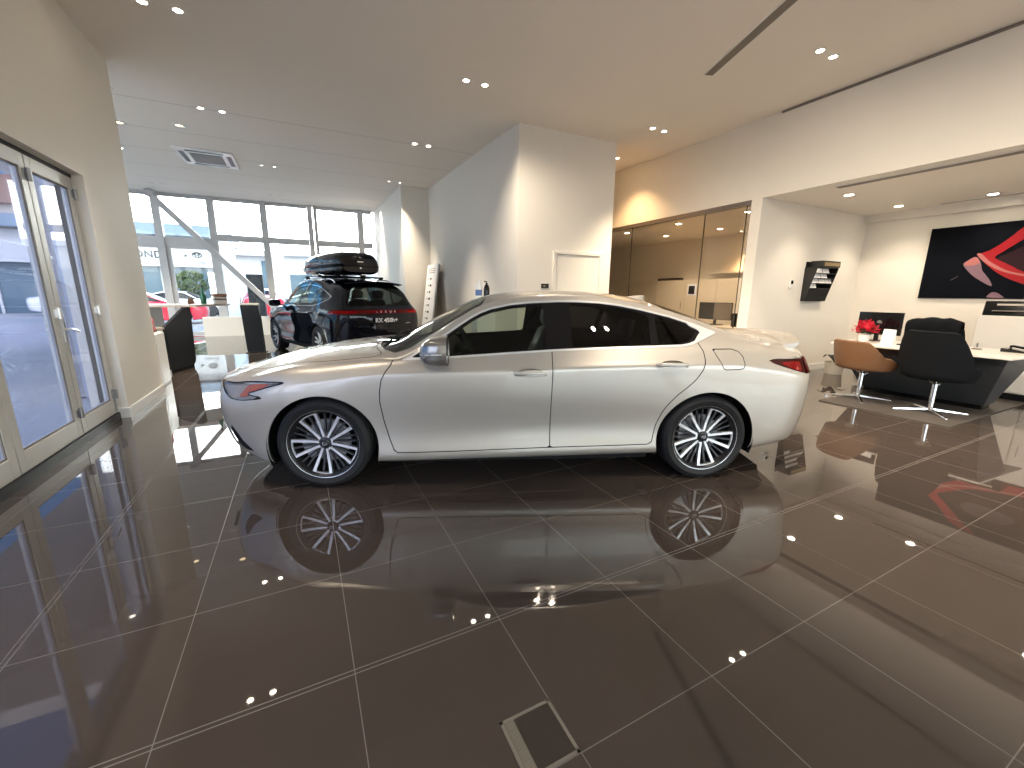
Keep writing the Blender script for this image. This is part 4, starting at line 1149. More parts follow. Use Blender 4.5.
def build_shell():
    fl = MB(); fl.box((-2.11, Y_B - .2, -.2), (10.2, Y_F + .02, 0)); fl.prism([(-2.62, 7.28), (-2.11, 7.28), (-2.11, Y_F + .02), (-5.85, Y_F + .02)], -.2, 0, 'z'); structure(fl, 'floor', FLOOR)
    cl = MB(); cl.box((-2.2, Y_B - .2, Z_C), (10.2, Y_K, Z_C + .2))
    cl.prism([(Y_K, Z_C + .012), (Y_F + .3, zc(Y_F) + .012), (Y_F + .3, zc(Y_F) + .25), (Y_K, Z_C + .25)], -6.2, 10.2, 'x')
    cl.box((-2.2, Y_B - .2, Z_C + .2), (10.2, Y_F + .3, 7.0)); structure(cl, 'ceiling', CEIL)  # unseen roof mass on top, added to shade the paving outside
    # left wall with the folding-door opening y -1.1 .. 5.88
    B('wall_left', WALL, ((X_L - .30, 5.88, 0), (X_L, 7.21, Z_C + .02)), ((X_L - .30, Y_B, 2.49), (X_L, 5.88, Z_C)), ((X_L - .30, Y_B, 0), (X_L, -1.2, 2.49)))
    bb = MB(); bb.box((X_L, 5.88, 0), (X_L + .014, 7.21, .11)); bb.box((X_L - .12, 5.866, 0), (X_L + .014, 5.88, .11)); bb.box((X_L-.02, 7.21, 0), (X_L + .014, 7.224, .11)); structure(bb, 'baseboard_left', MATS['skirting'])
    # far left return wall, running away at a slant
    a = Vector((-2.68, 7.30, 0)); b = Vector((-5.90, Y_F + .04, 0)); d = (b - a).normalized(); n = Vector((-d.y, d.x, 0)); L_ = (b - a).length
    def bar(mb, u0, u1, z0, z1, t): 
        q = [a + d*u0 - n*t, a + d*u1 - n*t, a + d*u1 + n*t, a + d*u0 + n*t]
        mb.hexa([p + Vector((0,0,z0)) for p in q] + [p + Vector((0,0,z1)) for p in q])
    w = MB(); bar(w, 0, L_, 0, .12, .06); bar(w, 0, L_, 2.9, 3.05, .06); bar(w, 0, L_, 4.0, 4.30, .06)
    for i in range(8): bar(w, (L_-.1)*i/7, (L_-.1)*i/7 + .1, .12, 4.0, .055)
    o = structure(w, 'window_40', MATS['alu'])
    g = MB(); bar(g, 0, L_, .12, 4.0, .006); g.build('pane', MATS['window_glass'], o)
    w = MB(); w.box((-2.62,7.215,0),(-2.12,7.28,4.3)); structure(w, 'wall_outer_return', MATS['render_blue'])
    # tower block and stub wall
    B('wall_block', WALL, ((3.36, 6.47, 0), (5.35, Y_F - .01, 4.28)))
    B('wall_stub', WALL, ((2.62, 11.75, 0), (3.36, Y_F - .01, 4.28)))
    b2 = MB(); b2.box((3.346,6.456,0),(5.364,6.47,.11)); b2.box((3.346,6.456,0),(3.36,11.75,.11)); b2.box((2.606,11.736,0),(3.346,11.75,.11)); structure(b2, 'baseboard_block', MATS['skirting'])
    B('wall_corridor_end', WALL, ((5.35, 12.0, 0), (X_R, 12.15, 4.28)))
    # right wall: header, piers, partition, back wall
    B('wall_right', WALL, ((X_R, Y_B, 2.885), (X_R + .16, 6.94, Z_C)), ((X_R, 6.94, 2.885), (X_R + .16, 12.0, 4.2)), ((X_R, 8.35, 0), (X_R + .16, 12.0, 2.885)), ((X_R, 4.42, 0), (X_R + .16, 4.60, 2.885)))
    B('wall_partition', WALL, ((X_R + .16, 4.42, 0), (9.8, 4.57, 2.885)))
    B('wall_recess_back', WALL, ((9.8, Y_B, 0), (9.95, 12.0, 2.885)))
    B('wall_office_end', WALL, ((X_R + .16, 11.9, 0), (9.8, 12.05, 2.885)))
    cr = MB(); cr.box((X_R + .16, Y_B, 2.885), (9.95, 4.42, 2.96)); structure(cr, 'ceiling_recess', CEIL)
    co = MB(); co.box((X_R + .16, 4.42, 2.885), (9.95, 12.0, 2.96)); structure(co, 'ceiling_office', CEIL)
    tr = MB(); tr.box((9.70, Y_B, 2.745), (9.8, 4.42, 2.885)); structure(tr, 'trim_soffit', WALL)
    b3 = MB(); b3.box((X_R - .014, 4.406, 0), (X_R, 4.60, .11)); b3.box((X_R - .014, 4.406, 0), (9.8, 4.42, .11)); b3.box((9.786, Y_B, 0), (9.8, 4.42, .11)); b3.box((X_R-.014,8.35,0),(X_R,12,.11)); structure(b3, 'baseboard_right', MATS['skirting'])
    s = MB(); s.box((X_R - .012, Y_B, Z_C - .035), (X_R - .001, 4.29, Z_C - .004)); structure(s, 'trim_shadow_gap', MATS['slot_grey'])
    # back wall behind the viewpoint: piers and header around three tall windows
    bays = [(-1.95, .25), (.35, 2.55), (2.65, 4.85), (4.95, 7.15), (7.25, 9.6)]
    w = MB(); w.box((-2.11, Y_B - .2, 3.75), (10.2, Y_B, Z_C)); w.box((-2.11, Y_B - .2, 0), (10.2, Y_B, .10)); w.box((9.6, Y_B - .2, .1), (10.2, Y_B, 3.75)); w.box((-2.11, Y_B - .2, .1), (-1.95, Y_B, 3.75))
    for x in (.25, 2.55, 4.85, 7.15): w.box((x, Y_B - .2, .1), (x + .1, Y_B, 3.75))
    structure(w, 'wall_back', WALL)
    for i, (a, b) in enumerate(bays):
        f = MB(); y0, y1 = Y_B - .14, Y_B - .06
        f.box((a, y0, .1), (a + .06, y1, 3.75)); f.box((b - .06, y0, .1), (b, y1, 3.75)); f.box((a, y0, .1), (b, y1, .17)); f.box((a, y0, 3.68), (b, y1, 3.75)); f.box((a, y0, 2.6), (b, y1, 2.68))
        o = structure(f, 'window_%d' % (20 + i), MATS['alu'])
        g = MB(); g.box((a + .05, Y_B - .105, .15), (b - .05, Y_B - .095, 3.7)); g.build('pane', MATS['window_glass'], o)
    # inset leaf in the tower block face (service hatch with frame)
    f = MB(); y = 6.47
    x0, x1, z1 = 4.12, 5.08, 2.08
    f.box((x0 - .06, y - .03, 0), (x0, y, z1 + .06)); f.box((x1, y - .03, 0), (x1 + .06, y, z1 + .06)); f.box((x0, y - .03, z1), (x1, y, z1 + .06))
    o = f.build('door_1', WALL, bevel=.004); o['kind'] = 'structure'
    l = MB(); l.box((x0 + .015, y - .012, .02), (x1 - .004, y - .002, z1 - .006)); l.build('door_leaf', WALL, o)
    k = MB(); k.box((x0 + .001, y - .006, .02), (x0 + .014, y - .001, z1 - .006)); k.build('leaf_gap', MATS['dark_metal'], o)

def build_front():
    """glass front at the far end: bays between mullions, kerb, sliding doors and the diagonal brace"""
    A = MATS['alu']; yf = Y_F
    posts = [-5.80, -4.86, -3.52, -2.19, -.80, .56, 2.14, 2.62]
    top = zc(yf)
    tz = lambda x: (2.74, 2.97) if x < -2.2 else (2.93, 3.12)
    n = 0
    for i in range(len(posts) - 1):
        a, b = posts[i], posts[i + 1]
        pw = .095
        aa = a + (.20 if abs(a - .56) < .01 else pw); bb = b - (.04 if b == 2.62 else pw)
        z0, z1 = tz((a + b)/2)
        n += 1
        f = MB()
        # fixed light above the transom
        f.box((a - pw if i else a, yf - .10, 0), (a + pw, yf + .08, top)) if abs(a - .56) > .01 else f.box((.47, yf - .09, 0), (.62, yf + .09, top))
        if abs(a - .56) < .01: f.box((.66, yf - .10, 0), (.76, yf + .08, top))
        f.box((a + pw, yf - .05, top - .10), (b - pw, yf + .05, top))
        f.box((a + pw, yf - .06, z0), (b - pw, yf + .06, z1))
        if b > -2.1: f.box((a + pw, yf - .05, .0), (b - pw, yf + .05, .06))
        o = structure(f, 'window_%d' % n, A)
        g = MB(); g.box((a + pw, yf - .008, z1), (b - pw, yf + .008, top - .1)); g.build('upper_pane', MATS['window_glass'], o)
        if b > -2.1:
            g = MB(); g.box((a + pw, yf - .008, .06), (b - pw, yf + .008, z0)); g.build('lower_pane', MATS['window_glass'], o)
    # two sliding leaves below the transom on the left
    for j, (a, b) in enumerate(((-4.80, -3.40), (-3.40, -2.25))):
        f = MB(); s = .085
        f.box((a, yf - .04, .02), (a + s, yf + .04, 2.74)); f.box((b - s, yf - .04, .02), (b, yf + .04, 2.74)); f.box((a + s, yf - .04, .02), (b - s, yf + .04, .14)); f.box((a + s, yf - .04, 2.64), (b - s, yf + .04, 2.74))
        o = structure(f, 'door_%d' % (2 + j), A)
        g = MB(); g.box((a + s, yf - .006, .14), (b - s, yf + .006, 2.64)); g.build('pane', MATS['window_glass'], o)
        h = MB(); h.cyl((b - .04, yf - .06, 1.0), (b - .04, yf - .06, 1.28), .012, n=10); h.box((b - .05, yf - .06, 1.02), (b - .03, yf - .03, 1.04)); h.box((b - .05, yf - .06, 1.24), (b - .03, yf - .03, 1.26)); h.build('pull_handle', MATS['dark_metal'], o)
    k = MB(); k.box((-2.75, yf - .32, 0), (2.60, yf - .12, .60)); structure(k, 'trim_kerb', WALL)
    # diagonal square tube brace between ceiling and kerb
    br = MB(); p0 = Vector((-3.56, yf - .38, zc(yf) - .10)); p1 = Vector((-.93, yf - .38, 1.08)); p2 = Vector((-.50, yf - .38, .60))
    d = (p1 - p0).normalized(); nrm = Vector((-d.z, 0, d.x)) * .078
    if nrm.z < 0: nrm = -nrm
    pe = p0 + d * ((p0.z - .06) / -d.z)
    vs = []
    for p in (pe, p0):
        vs += [p - nrm + Vector((0, -.06, 0)), p + nrm + Vector((0, -.06, 0)), p + nrm + Vector((0, .06, 0)), p - nrm + Vector((0, .06, 0))]
    br.hexa(vs)
    br.box((-3.63, yf - .45, zc(yf) - .20), (-3.45, yf - .31, zc(yf) - .02))
    o = br.build('diagonal_brace', MATS['alu'], bevel=.006)
    tag(o, 'grey square steel tube slanting down across the far glass front', 'brace')
    # thin upright panel at the end of the left wall
    t = MB(); t.box((-2.02, 7.225, 0.0), (-1.842, 7.262, 2.50)); o = t.build('edge_panel', MATS['white_gloss'], bevel=.003)
    tag(o, 'thin pale upright panel standing at the far end of the left wall', 'panel')

def build_folding_doors():
    xp = -1.93; z0, z1 = .075, 2.455
    ys = [5.86, 5.05, 4.06, 3.07, 2.08, 1.09, .10, -1.18]
    fr = MB(); fr.box((xp - .10, -1.2, 2.455), (xp + .03, 5.88, 2.49)); fr.box((xp - .10, 5.862, 0), (xp + .0, 5.88, 2.455)); fr.box((xp - .10, -1.2, 0), (xp, -1.18, 2.455))
    structure(fr, 'door_frame_rail', MATS['dark_metal'])
    th = MB(); th.box((xp - .10, -1.2, 0.0), (xp + .05, 5.88, .07)); structure(th, 'trim_threshold', MATS['dark_metal'])
    labels = ['narrow folding glass door leaf with lever handle, beside the wall corner', 'wider folding glass door leaf left of the leaf with the lever handle']
    for i in range(len(ys) - 1):
        y1, y0 = ys[i] - .006, ys[i + 1] + .006
        st = .085
        f = MB()
        f.box((xp - .03, y0, z0), (xp + .03, y0 + st, z1)); f.box((xp - .03, y1 - st, z0), (xp + .03, y1, z1))
        f.box((xp - .03, y0 + st, z0), (xp + .03, y1 - st, z0 + .15)); f.box((xp - .03, y0 + st, z1 - .11), (xp + .03, y1 - st, z1))
        o = f.build('door_%d' % (10 + i), MATS['door_frame_paint'], bevel=.003); o['kind'] = 'structure'
        g = MB(); g.box((xp - .006, y0 + st, z0 + .15), (xp + .006, y1 - st, z1 - .11)); g.build('pane', MATS['door_glass_sheet'], o)
        gk = MB()
        for (a, b) in (((xp + .012, y0 + st, z0 + .15), (xp + .022, y0 + st + .012, z1 - .11)), ((xp + .012, y1 - st - .012, z0 + .15), (xp + .022, y1 - st, z1 - .11)), ((xp + .012, y0 + st, z0 + .15), (xp + .022, y1 - st, z0 + .162)), ((xp + .012, y0 + st, z1 - .122), (xp + .022, y1 - st, z1 - .11))): gk.box(a, b)
        gk.build('gasket', MATS['slot_grey'], o)
        for hz in (2.30, 1.18, .28):       # hinges at the seam
            h = MB(); h.cyl((xp + .045, y1, hz - .05), (xp + .045, y1, hz + .05), .016, n=12); h.box((xp + .028, y1 - .06, hz - .035), (xp + .036, y1 + (.05 if i else 0), hz + .035))
            if i % 2 == 1 or i == 0: h.build('hinge', MATS['steel'] if hz != 1.18 else MATS['machined'], o, bevel=.002)
        if i == 0:
            h = MB(); h.box((xp + .03, y0 + .02, .93), (xp + .042, y0 + .06, 1.12)); h.cyl((xp + .04, y0 + .04, 1.04), (xp + .085, y0 + .04, 1.04), .011, n=12); h.tube([(xp + .085, y0 + .035, 1.04), (xp + .088, y0 + .09, 1.03), (xp + .085, y0 + .165, 1.005)], .010, 8)
            h.build('lever_handle', MATS['machined'], o, auto=40)
            b = MB(); b.box((xp + .03, y1 - .05, z0 + .02), (xp + .045, y1 - .025, z0 + .26)); b.build('shoot_bolt', MATS['steel'], o)

def build_office():
    """glazed office beside the corridor"""
    x = X_R + .05
    ys = [4.60, 4.70, 5.50, 7.36, 8.35]
    top = MB(); top.box((X_R + .01, 4.60, 2.815), (X_R + .12, 8.35, 2.885)); top.box((X_R + .02, 4.60, 0), (X_R + .10, 4.625, 2.815)); top.box((X_R + .02, 8.33, 0), (X_R + .10, 8.35, 2.815)); top.box((X_R + .02, 4.6, 0), (X_R + .10, 8.35, .03))
    o = structure(top, 'window_30', MATS['bronze_rail'])
    for i in range(1, len(ys) - 1):
        g = MB(); g.box((x - .005, ys[i] + .004, .03), (x + .005, ys[i+1] - .004, 2.815)); g.build('pane', MATS['office_glass'], o)
        m = MB(); m.box((x - .009, ys[i] - .004, .03), (x + .009, ys[i] + .004, 2.815)); m.build('joint', MATS['dark_metal'], o)
    lk = MB(); lk.box((x - .03, 5.56, 1.41), (x + .03, 5.69, 1.56)); lk.build('lock_case', MATS['gloss_black'], o, bevel=.004)
    lk = MB(); lk.box((x - .014, 5.53, 1.38), (x - .0055, 5.72, 1.59)); lk.build('lock_plate', MATS['alu'], o)
    # back partition joinery: pale sliding panels and a low cupboard run
    f = MB(); f.box((9.55, 6.30, 0), (9.79, 11.3, 1.80)); o = f.build('storage_wall', MATS['cream_panel'], bevel=.004)
    tag(o, 'long cream cupboard run along the back wall of the glazed office', 'cupboard')
    for j in range(5):
        d = MB(); d.box((9.535, 6.32 + j, .06), (9.549, 7.28 + j, 1.77)); dd = d.build('cupboard_door', MATS['cream_panel'], o, bevel=.003)
        h = MB(); h.box((9.52, 6.40 + j, 1.0), (9.534, 6.42 + j, 1.2)); h.build('handle', MATS['steel'], dd)
    b = MB(); b.box((9.60, 8.55, 1.80), (9.72, 9.40, 1.87)); o = b.build('soundbar', MATS['gloss_black'], bevel=.01)
    tag(o, 'slim dark bar lying on top of the cream office cupboards', 'soundbar')
    # desk with a monitor
    D = empty('office_desk', (8.3, 6.35, 0), 0, 'pale office desk behind the glass with a dark monitor on it', 'desk')
    t = MB(); t.box((-.4, -.8, .70), (.4, .8, .735)); t.build('desk_top', MATS['cream_panel'], D, bevel=.004)
    for sx, sy in ((-1,-1),(-1,1),(1,-1),(1,1)):
        l = MB(); l.box((sx*.36 - .02, sy*.74 - .02, 0), (sx*.36 + .02, sy*.74 + .02, .70)); l.build('leg', MATS['steel'], D)
    M_ = empty('computer_monitor', (8.35, 6.38, .736), 0, 'wide monitor on the office desk behind the glass, half dark and half grey', 'monitor')
    s = MB(); s.box((-.02, -.42, .12), (.01, .42, .50)); sc_ = s.build('casing', MATS['gloss_black'], M_, bevel=.004)
    s = MB(); s.box((-.024, -.41, .13), (-.0205, .02, .49)); s.build('screen', MATS['screen_grey'], M_)
    s = MB(); s.box((.0, -.03, .02), (.03, .03, .30)); s.box((-.10, -.14, 0), (.12, .14, .02)); s.build('stand', MATS['dark_metal'], M_, bevel=.003)
    # small computer tower to the right
    s = MB(); s.box((8.2, 5.72, .736), (8.45, 5.86, 1.02)); o = s.build('small_printer', MATS['gloss_black'], bevel=.008)
    tag(o, 'small black office machine at the right end of the desk behind the glass', 'printer')
    # lit niche shelf with wall washer
    n = MB(); n.box((9.50, 6.25, 1.93), (9.79, 7.60, 1.965)); o = n.build('wall_shelf', MATS['cream_panel'], bevel=.003)
    tag(o, 'pale shelf on the office back wall lit by a warm spotlight', 'shelf')
    # window at the far end of the office
    f = MB(); f.box((6.95, 11.86, 1.1), (8.9, 11.899, 3 - .25)); o = structure(f, 'window_31', MATS['dark_metal'])
    g = MB(); g.box((7.0, 11.85, 1.15), (8.85, 11.858, 2.7)); g.build('pane', MATS['blue_pane'], o)
mat('cream_panel', (.70, .64, .54), rough=.4)
mat('screen_grey', (.16, .14, .12), rough=.15)
mat('blue_pane', (.05, .065, .09), rough=.1)

# ------------------------------------------------------------------ fittings in the ceiling
mat('lamp_glow', (1, 1, 1), emit=(1.0, .86, .66), emit_strength=28)
mat('lamp_dim', (.9, .8, .6), emit=(1.0, .80, .50), emit_strength=2.2)
mat('can_gold', (.80, .66, .40), rough=.3, metal=.6)
ROT90 = PI/2
def downlight(x, y, z, label, group=None, power=30, tint=(1.0, .85, .67), r=.048, spot=64, glow='lamp_glow', blend=.9, tilt=0):
    o = empty('downlight', (x, y, z), 0, label, 'ceiling light', group)
    MB().lathe([(r*.78,-.002),(r*.80,-.010),(r*1.12,-.010),(r*1.2,-.004),(r*1.2,-.0005),(r*.78,-.0005)], 24, closed=True).build('trim_ring', MATS['white_gloss'], o, smooth=True)
    MB().lathe([(r*.775,-.0015),(r*.70,-.0012),(0,-.0012)], 24).build('lens', MATS[glow], o)
    if power:
        l = bpy.data.lights.new('lamp', 'SPOT'); l.energy = power; l.color = tint; l.spot_size = math.radians(spot); l.spot_blend = blend; l.shadow_soft_size = r*.6
        lo = bpy.data.objects.new('lamp', l); COL.objects.link(lo); lo.parent = o; lo.location = (0, 0, -.03); lo.rotation_euler = (0, -math.radians(tilt), 0)
    return o

def build_lights():
    P = POWER
    xs = {'l': (-1.08, -.81), 'm': (2.15, 2.41), 'r': (5.40, 5.66)}
    def pair(key, y, labels, power=P, z=None, group=None, **k):
        for x, lb in zip(xs[key] if isinstance(key, str) else key, labels):
            downlight(x, y, zc(y) + (.012 if y > Y_K else 0) - .0005, lb, group, power, **k)
    pair('l', 5.66, ['left one of the two downlights at the top left, near the folding-door wall', 'right one of the two downlights at the top left, near the folding-door wall'], power=P * .45, spot=56, tint=(1, .93, .84))
    pair('m', 5.62, ['left one of the two downlights left of the white tower block', 'right one of the two downlights left of the white tower block'], power=P * .4, spot=110, tilt=30, tint=(1.0, .85, .68))
    pair('r', 3.17, ['left one of the two large bright downlights beside the ceiling slot', 'right one of the two large bright downlights beside the ceiling slot'], spot=76, tint=(1.0, .82, .60))
    pair('r', 5.66, ['left one of the two downlights just right of the white tower block', 'right one of the two downlights just right of the white tower block'], spot=76, tint=(1.0, .82, .60))
    downlight(5.94, 7.15, zc(7.15) + .0115, 'single warm downlight half hidden at the right edge of the tower block', None, P * .6, tint=(1.0, .62, .30), spot=110)
    pair('l', 8.34, ['left downlight of the pair before the ceiling air conditioner', 'right downlight of the pair before the ceiling air conditioner'])
    pair('m', 8.32, ['left downlight of the pair beside the long face of the tower block', 'right downlight of the pair beside the long face of the tower block'])
    pair((-.50, -.24), 11.43, ['left downlight of the pair behind the ceiling air conditioner', 'right downlight of the pair behind the ceiling air conditioner'])
    pair((2.28, 2.54), 11.45, ['downlight partly behind the stub wall corner', 'right downlight by the stub wall corner'])
    pair((-3.24, -2.98), 14.86, ['left downlight above the top of the diagonal brace', 'right downlight above the top of the diagonal brace'])
    pair((-.51, -.24), 14.93, ['left downlight near the far glass above the SUV bonnet', 'right downlight near the far glass above the SUV bonnet'])
    pair((2.24, 2.51), 14.8, ['left downlight of the farthest pair by the stub wall', 'right downlight of the farthest pair by the stub wall'])
    downlight(-2.08, 8.14, zc(8.14) + .0115, 'tiny downlight at the wall edge, highest of the three along that edge', None, P)
    downlight(-2.88, 11.45, zc(11.45) + .0115, 'tiny downlight at the wall edge, lowest of the three along that edge', None, P)
    for x, y, lb in ((-2.41, 9.72, 'wide golden ring downlight at the wall edge'), (-1.55, 9.38, 'wide golden ring downlight nearest the air conditioner')):
        o = downlight(x, y, zc(y) + .0115, lb, None, 0, r=.085, glow='lamp_dim')
        MB().lathe([(.05,-.004),(.055,-.012),(.064,-.010),(.066,-.003)], 24).build('inner_ring', MATS['can_gold'], o, smooth=True)
    for y in (3.17, .7, -1.8, -4.2):
        for k in ('l', 'm', 'r'):
            if (k, y) == ('r', 3.17): continue
            pair(k, y, ['ceiling downlight over the near half of the hall, outside the picture'] * 2, power=P * {'l': .35, 'm': .66, 'r': .8}[k], group='downlights outside the picture', spot=116 if k == 'm' else 66, tilt=36 if k == 'm' else 0, tint=(1.0, .85, .68))
    # recess and office
    for x, y, lb in ((7.53, 3.69, 'oval downlight nearest the opening edge above the brochure wall'), (9.14, 3.71, 'oval downlight above the corner with the brochure wall'), (9.28, 2.66, 'downlight shining beside the dark picture panel')):
        downlight(x, y, 2.8845, lb, None, P * .17, r=.075, glow='lamp_glow', spot=120)
    for y in (.9, -1.2, -3.2):
        for x in (7.53, 9.14): downlight(x, y, 2.8845, 'downlight in the meeting recess, outside the picture', 'recess downlights outside the picture', P * .17, r=.075, spot=120)
    for x, y, lb in ((7.37, 8.34, 'leftmost downlight seen through the office glass'), (8.59, 8.25, 'far downlight in the office, second from the left'), (7.41, 6.78, 'near downlight in the middle of the glazed office'), (8.76, 6.80, 'far downlight right of the middle in the glazed office'), (7.45, 5.24, 'near downlight at the right edge of the office glass')):
        downlight(x, y, 2.8845, lb, None, P * .33, r=.075, spot=120, tint=(1, .83, .62))
    downlight(9.50, 6.80, 2.8845, 'small warm spotlight washing the office shelf wall', None, P * .6, tint=(1, .60, .28), spot=70, r=.035)
    # linear slots
    s = MB(); 
    def slot(name, a, b, w, z, label, cat='air slot'):
        a = Vector((*a, 0)); b = Vector((*b, 0)); d = (b - a).normalized(); n = Vector((-d.y, d.x, 0)) * w/2
        o = MB().hexa([a-n+Vector((0,0,z-.012)), b-n+Vector((0,0,z-.012)), b+n+Vector((0,0,z-.012)), a+n+Vector((0,0,z-.012)), a-n+Vector((0,0,z-.0005)), b-n+Vector((0,0,z-.0005)), b+n+Vector((0,0,z-.0005)), a+n+Vector((0,0,z-.0005))]).build(name, MATS['white_gloss'])
        tag(o, label, cat)
        m = n * .80
        MB().hexa([a-m+Vector((0,0,z-.0135)), b-m+Vector((0,0,z-.0135)), b+m+Vector((0,0,z-.0135)), a+m+Vector((0,0,z-.0135)), a-m+Vector((0,0,z-.011)), b-m+Vector((0,0,z-.011)), b+m+Vector((0,0,z-.011)), a+m+Vector((0,0,z-.011))]).build('louvre', MATS['slot_grey'], o)
        return o
    slot('slot_vent', (4.75, 4.09), (3.35, .33), .13, Z_C, 'long grey slot diffuser in the main ceiling above the saloon')
    slot('slot_vent', (6.88, 3.53), (6.88, -3.0), .14, 2.885, 'slot diffuser along the front edge of the lower recess ceiling')
    slot('slot_vent', (9.50, 3.30), (9.50, -3.0), .05, 2.885, 'thin slot at the back of the recess ceiling above the dark picture panel')
    # ceiling cassette
    cz = zc(11.2) + .012
    C = empty('air_conditioner', (-1.45, 11.35, cz), 0, 'white four-way air conditioning cassette in the ceiling', 'air conditioner')
    f = MB(); h = .50
    f.prism([(-h,-h-.1),(h,-h-.1),(h,h+.1),(-h,h+.1)], -.035, -.008, 'z'); f.build('fascia', MATS['white_gloss'], C, bevel=.008)
    g = MB(); g.box((-.28, -.34, -.040), (.28, .34, -.0352)); g.build('grille', MATS['slot_grey'], C)
    gl = MB()
    for i in range(17): gl.box((-.27, -.32 + i*.04, -.044), (.27, -.31 + i*.04, -.0402))
    gl.build('grille_bars', MATS['alu'], C)
    for (a, b) in (((-.32,-.52),(.32,-.44)),((-.32,.44),(.32,.52)),((-.44,-.38),(-.36,.38)),((.36,-.38),(.44,.38))):
        v = MB(); v.box((a[0], a[1], -.038), (b[0], b[1], -.0352)); v.build('air_outlet', MATS['dark_metal'], C)
# ================================================================== furniture and small things
mat('tan_leather', (.185, .092, .045), rough=.48, spec=.4)
noise_color(MATS['tan_leather'], 60, .12)
mat('black_fabric', (.006, .007, .009), rough=.9, spec=.15)
mat('desk_grey', (.040, .045, .052), rough=.45)
mat('desk_top_cream', (.72, .68, .62), rough=.3)
mat('rug_grey', (.060, .052, .046), rough=.55)
mat('poster_black', (.003, .004, .007), rough=.6, spec=.08)
mat('poster_red', (.33, .012, .018), rough=.45, spec=.25)
mat('poster_deep_red', (.022, .006, .009), rough=.5, spec=.2)
mat('poster_pink', (.42, .14, .13), rough=.45)
mat('poster_mauve', (.22, .13, .16), rough=.3)
mat('poster_grey', (.10, .08, .09), rough=.3)
mat('flower_red', (.55, .008, .03), rough=.5)
mat('leaf_green', (.03, .08, .03), rough=.5)
mat('leaf_dark', (.012, .016, .012), rough=.4)
mat('pot_cream', (.55, .50, .42), rough=.4)
mat('paper_white', (.80, .80, .80), rough=.6)
mat('gold_print', (.35, .26, .12), rough=.4)
mat('chalk_blue', (.10, .18, .42), rough=.3)
mat('counter_black', (.012, .013, .015), rough=.5)
mat('counter_wood', (.58, .50, .43), rough=.35)
mat('pink_plastic', (.50, .16, .17), rough=.4)
mat('skin_brown', (.25, .12, .08), rough=.5)
mat('bottle_green', (.02, .12, .06), rough=.15)
mat('brush_strip', (.18, .17, .13), rough=.6)
mat('floor_frame', (.26, .24, .21), rough=.35, metal=.5)

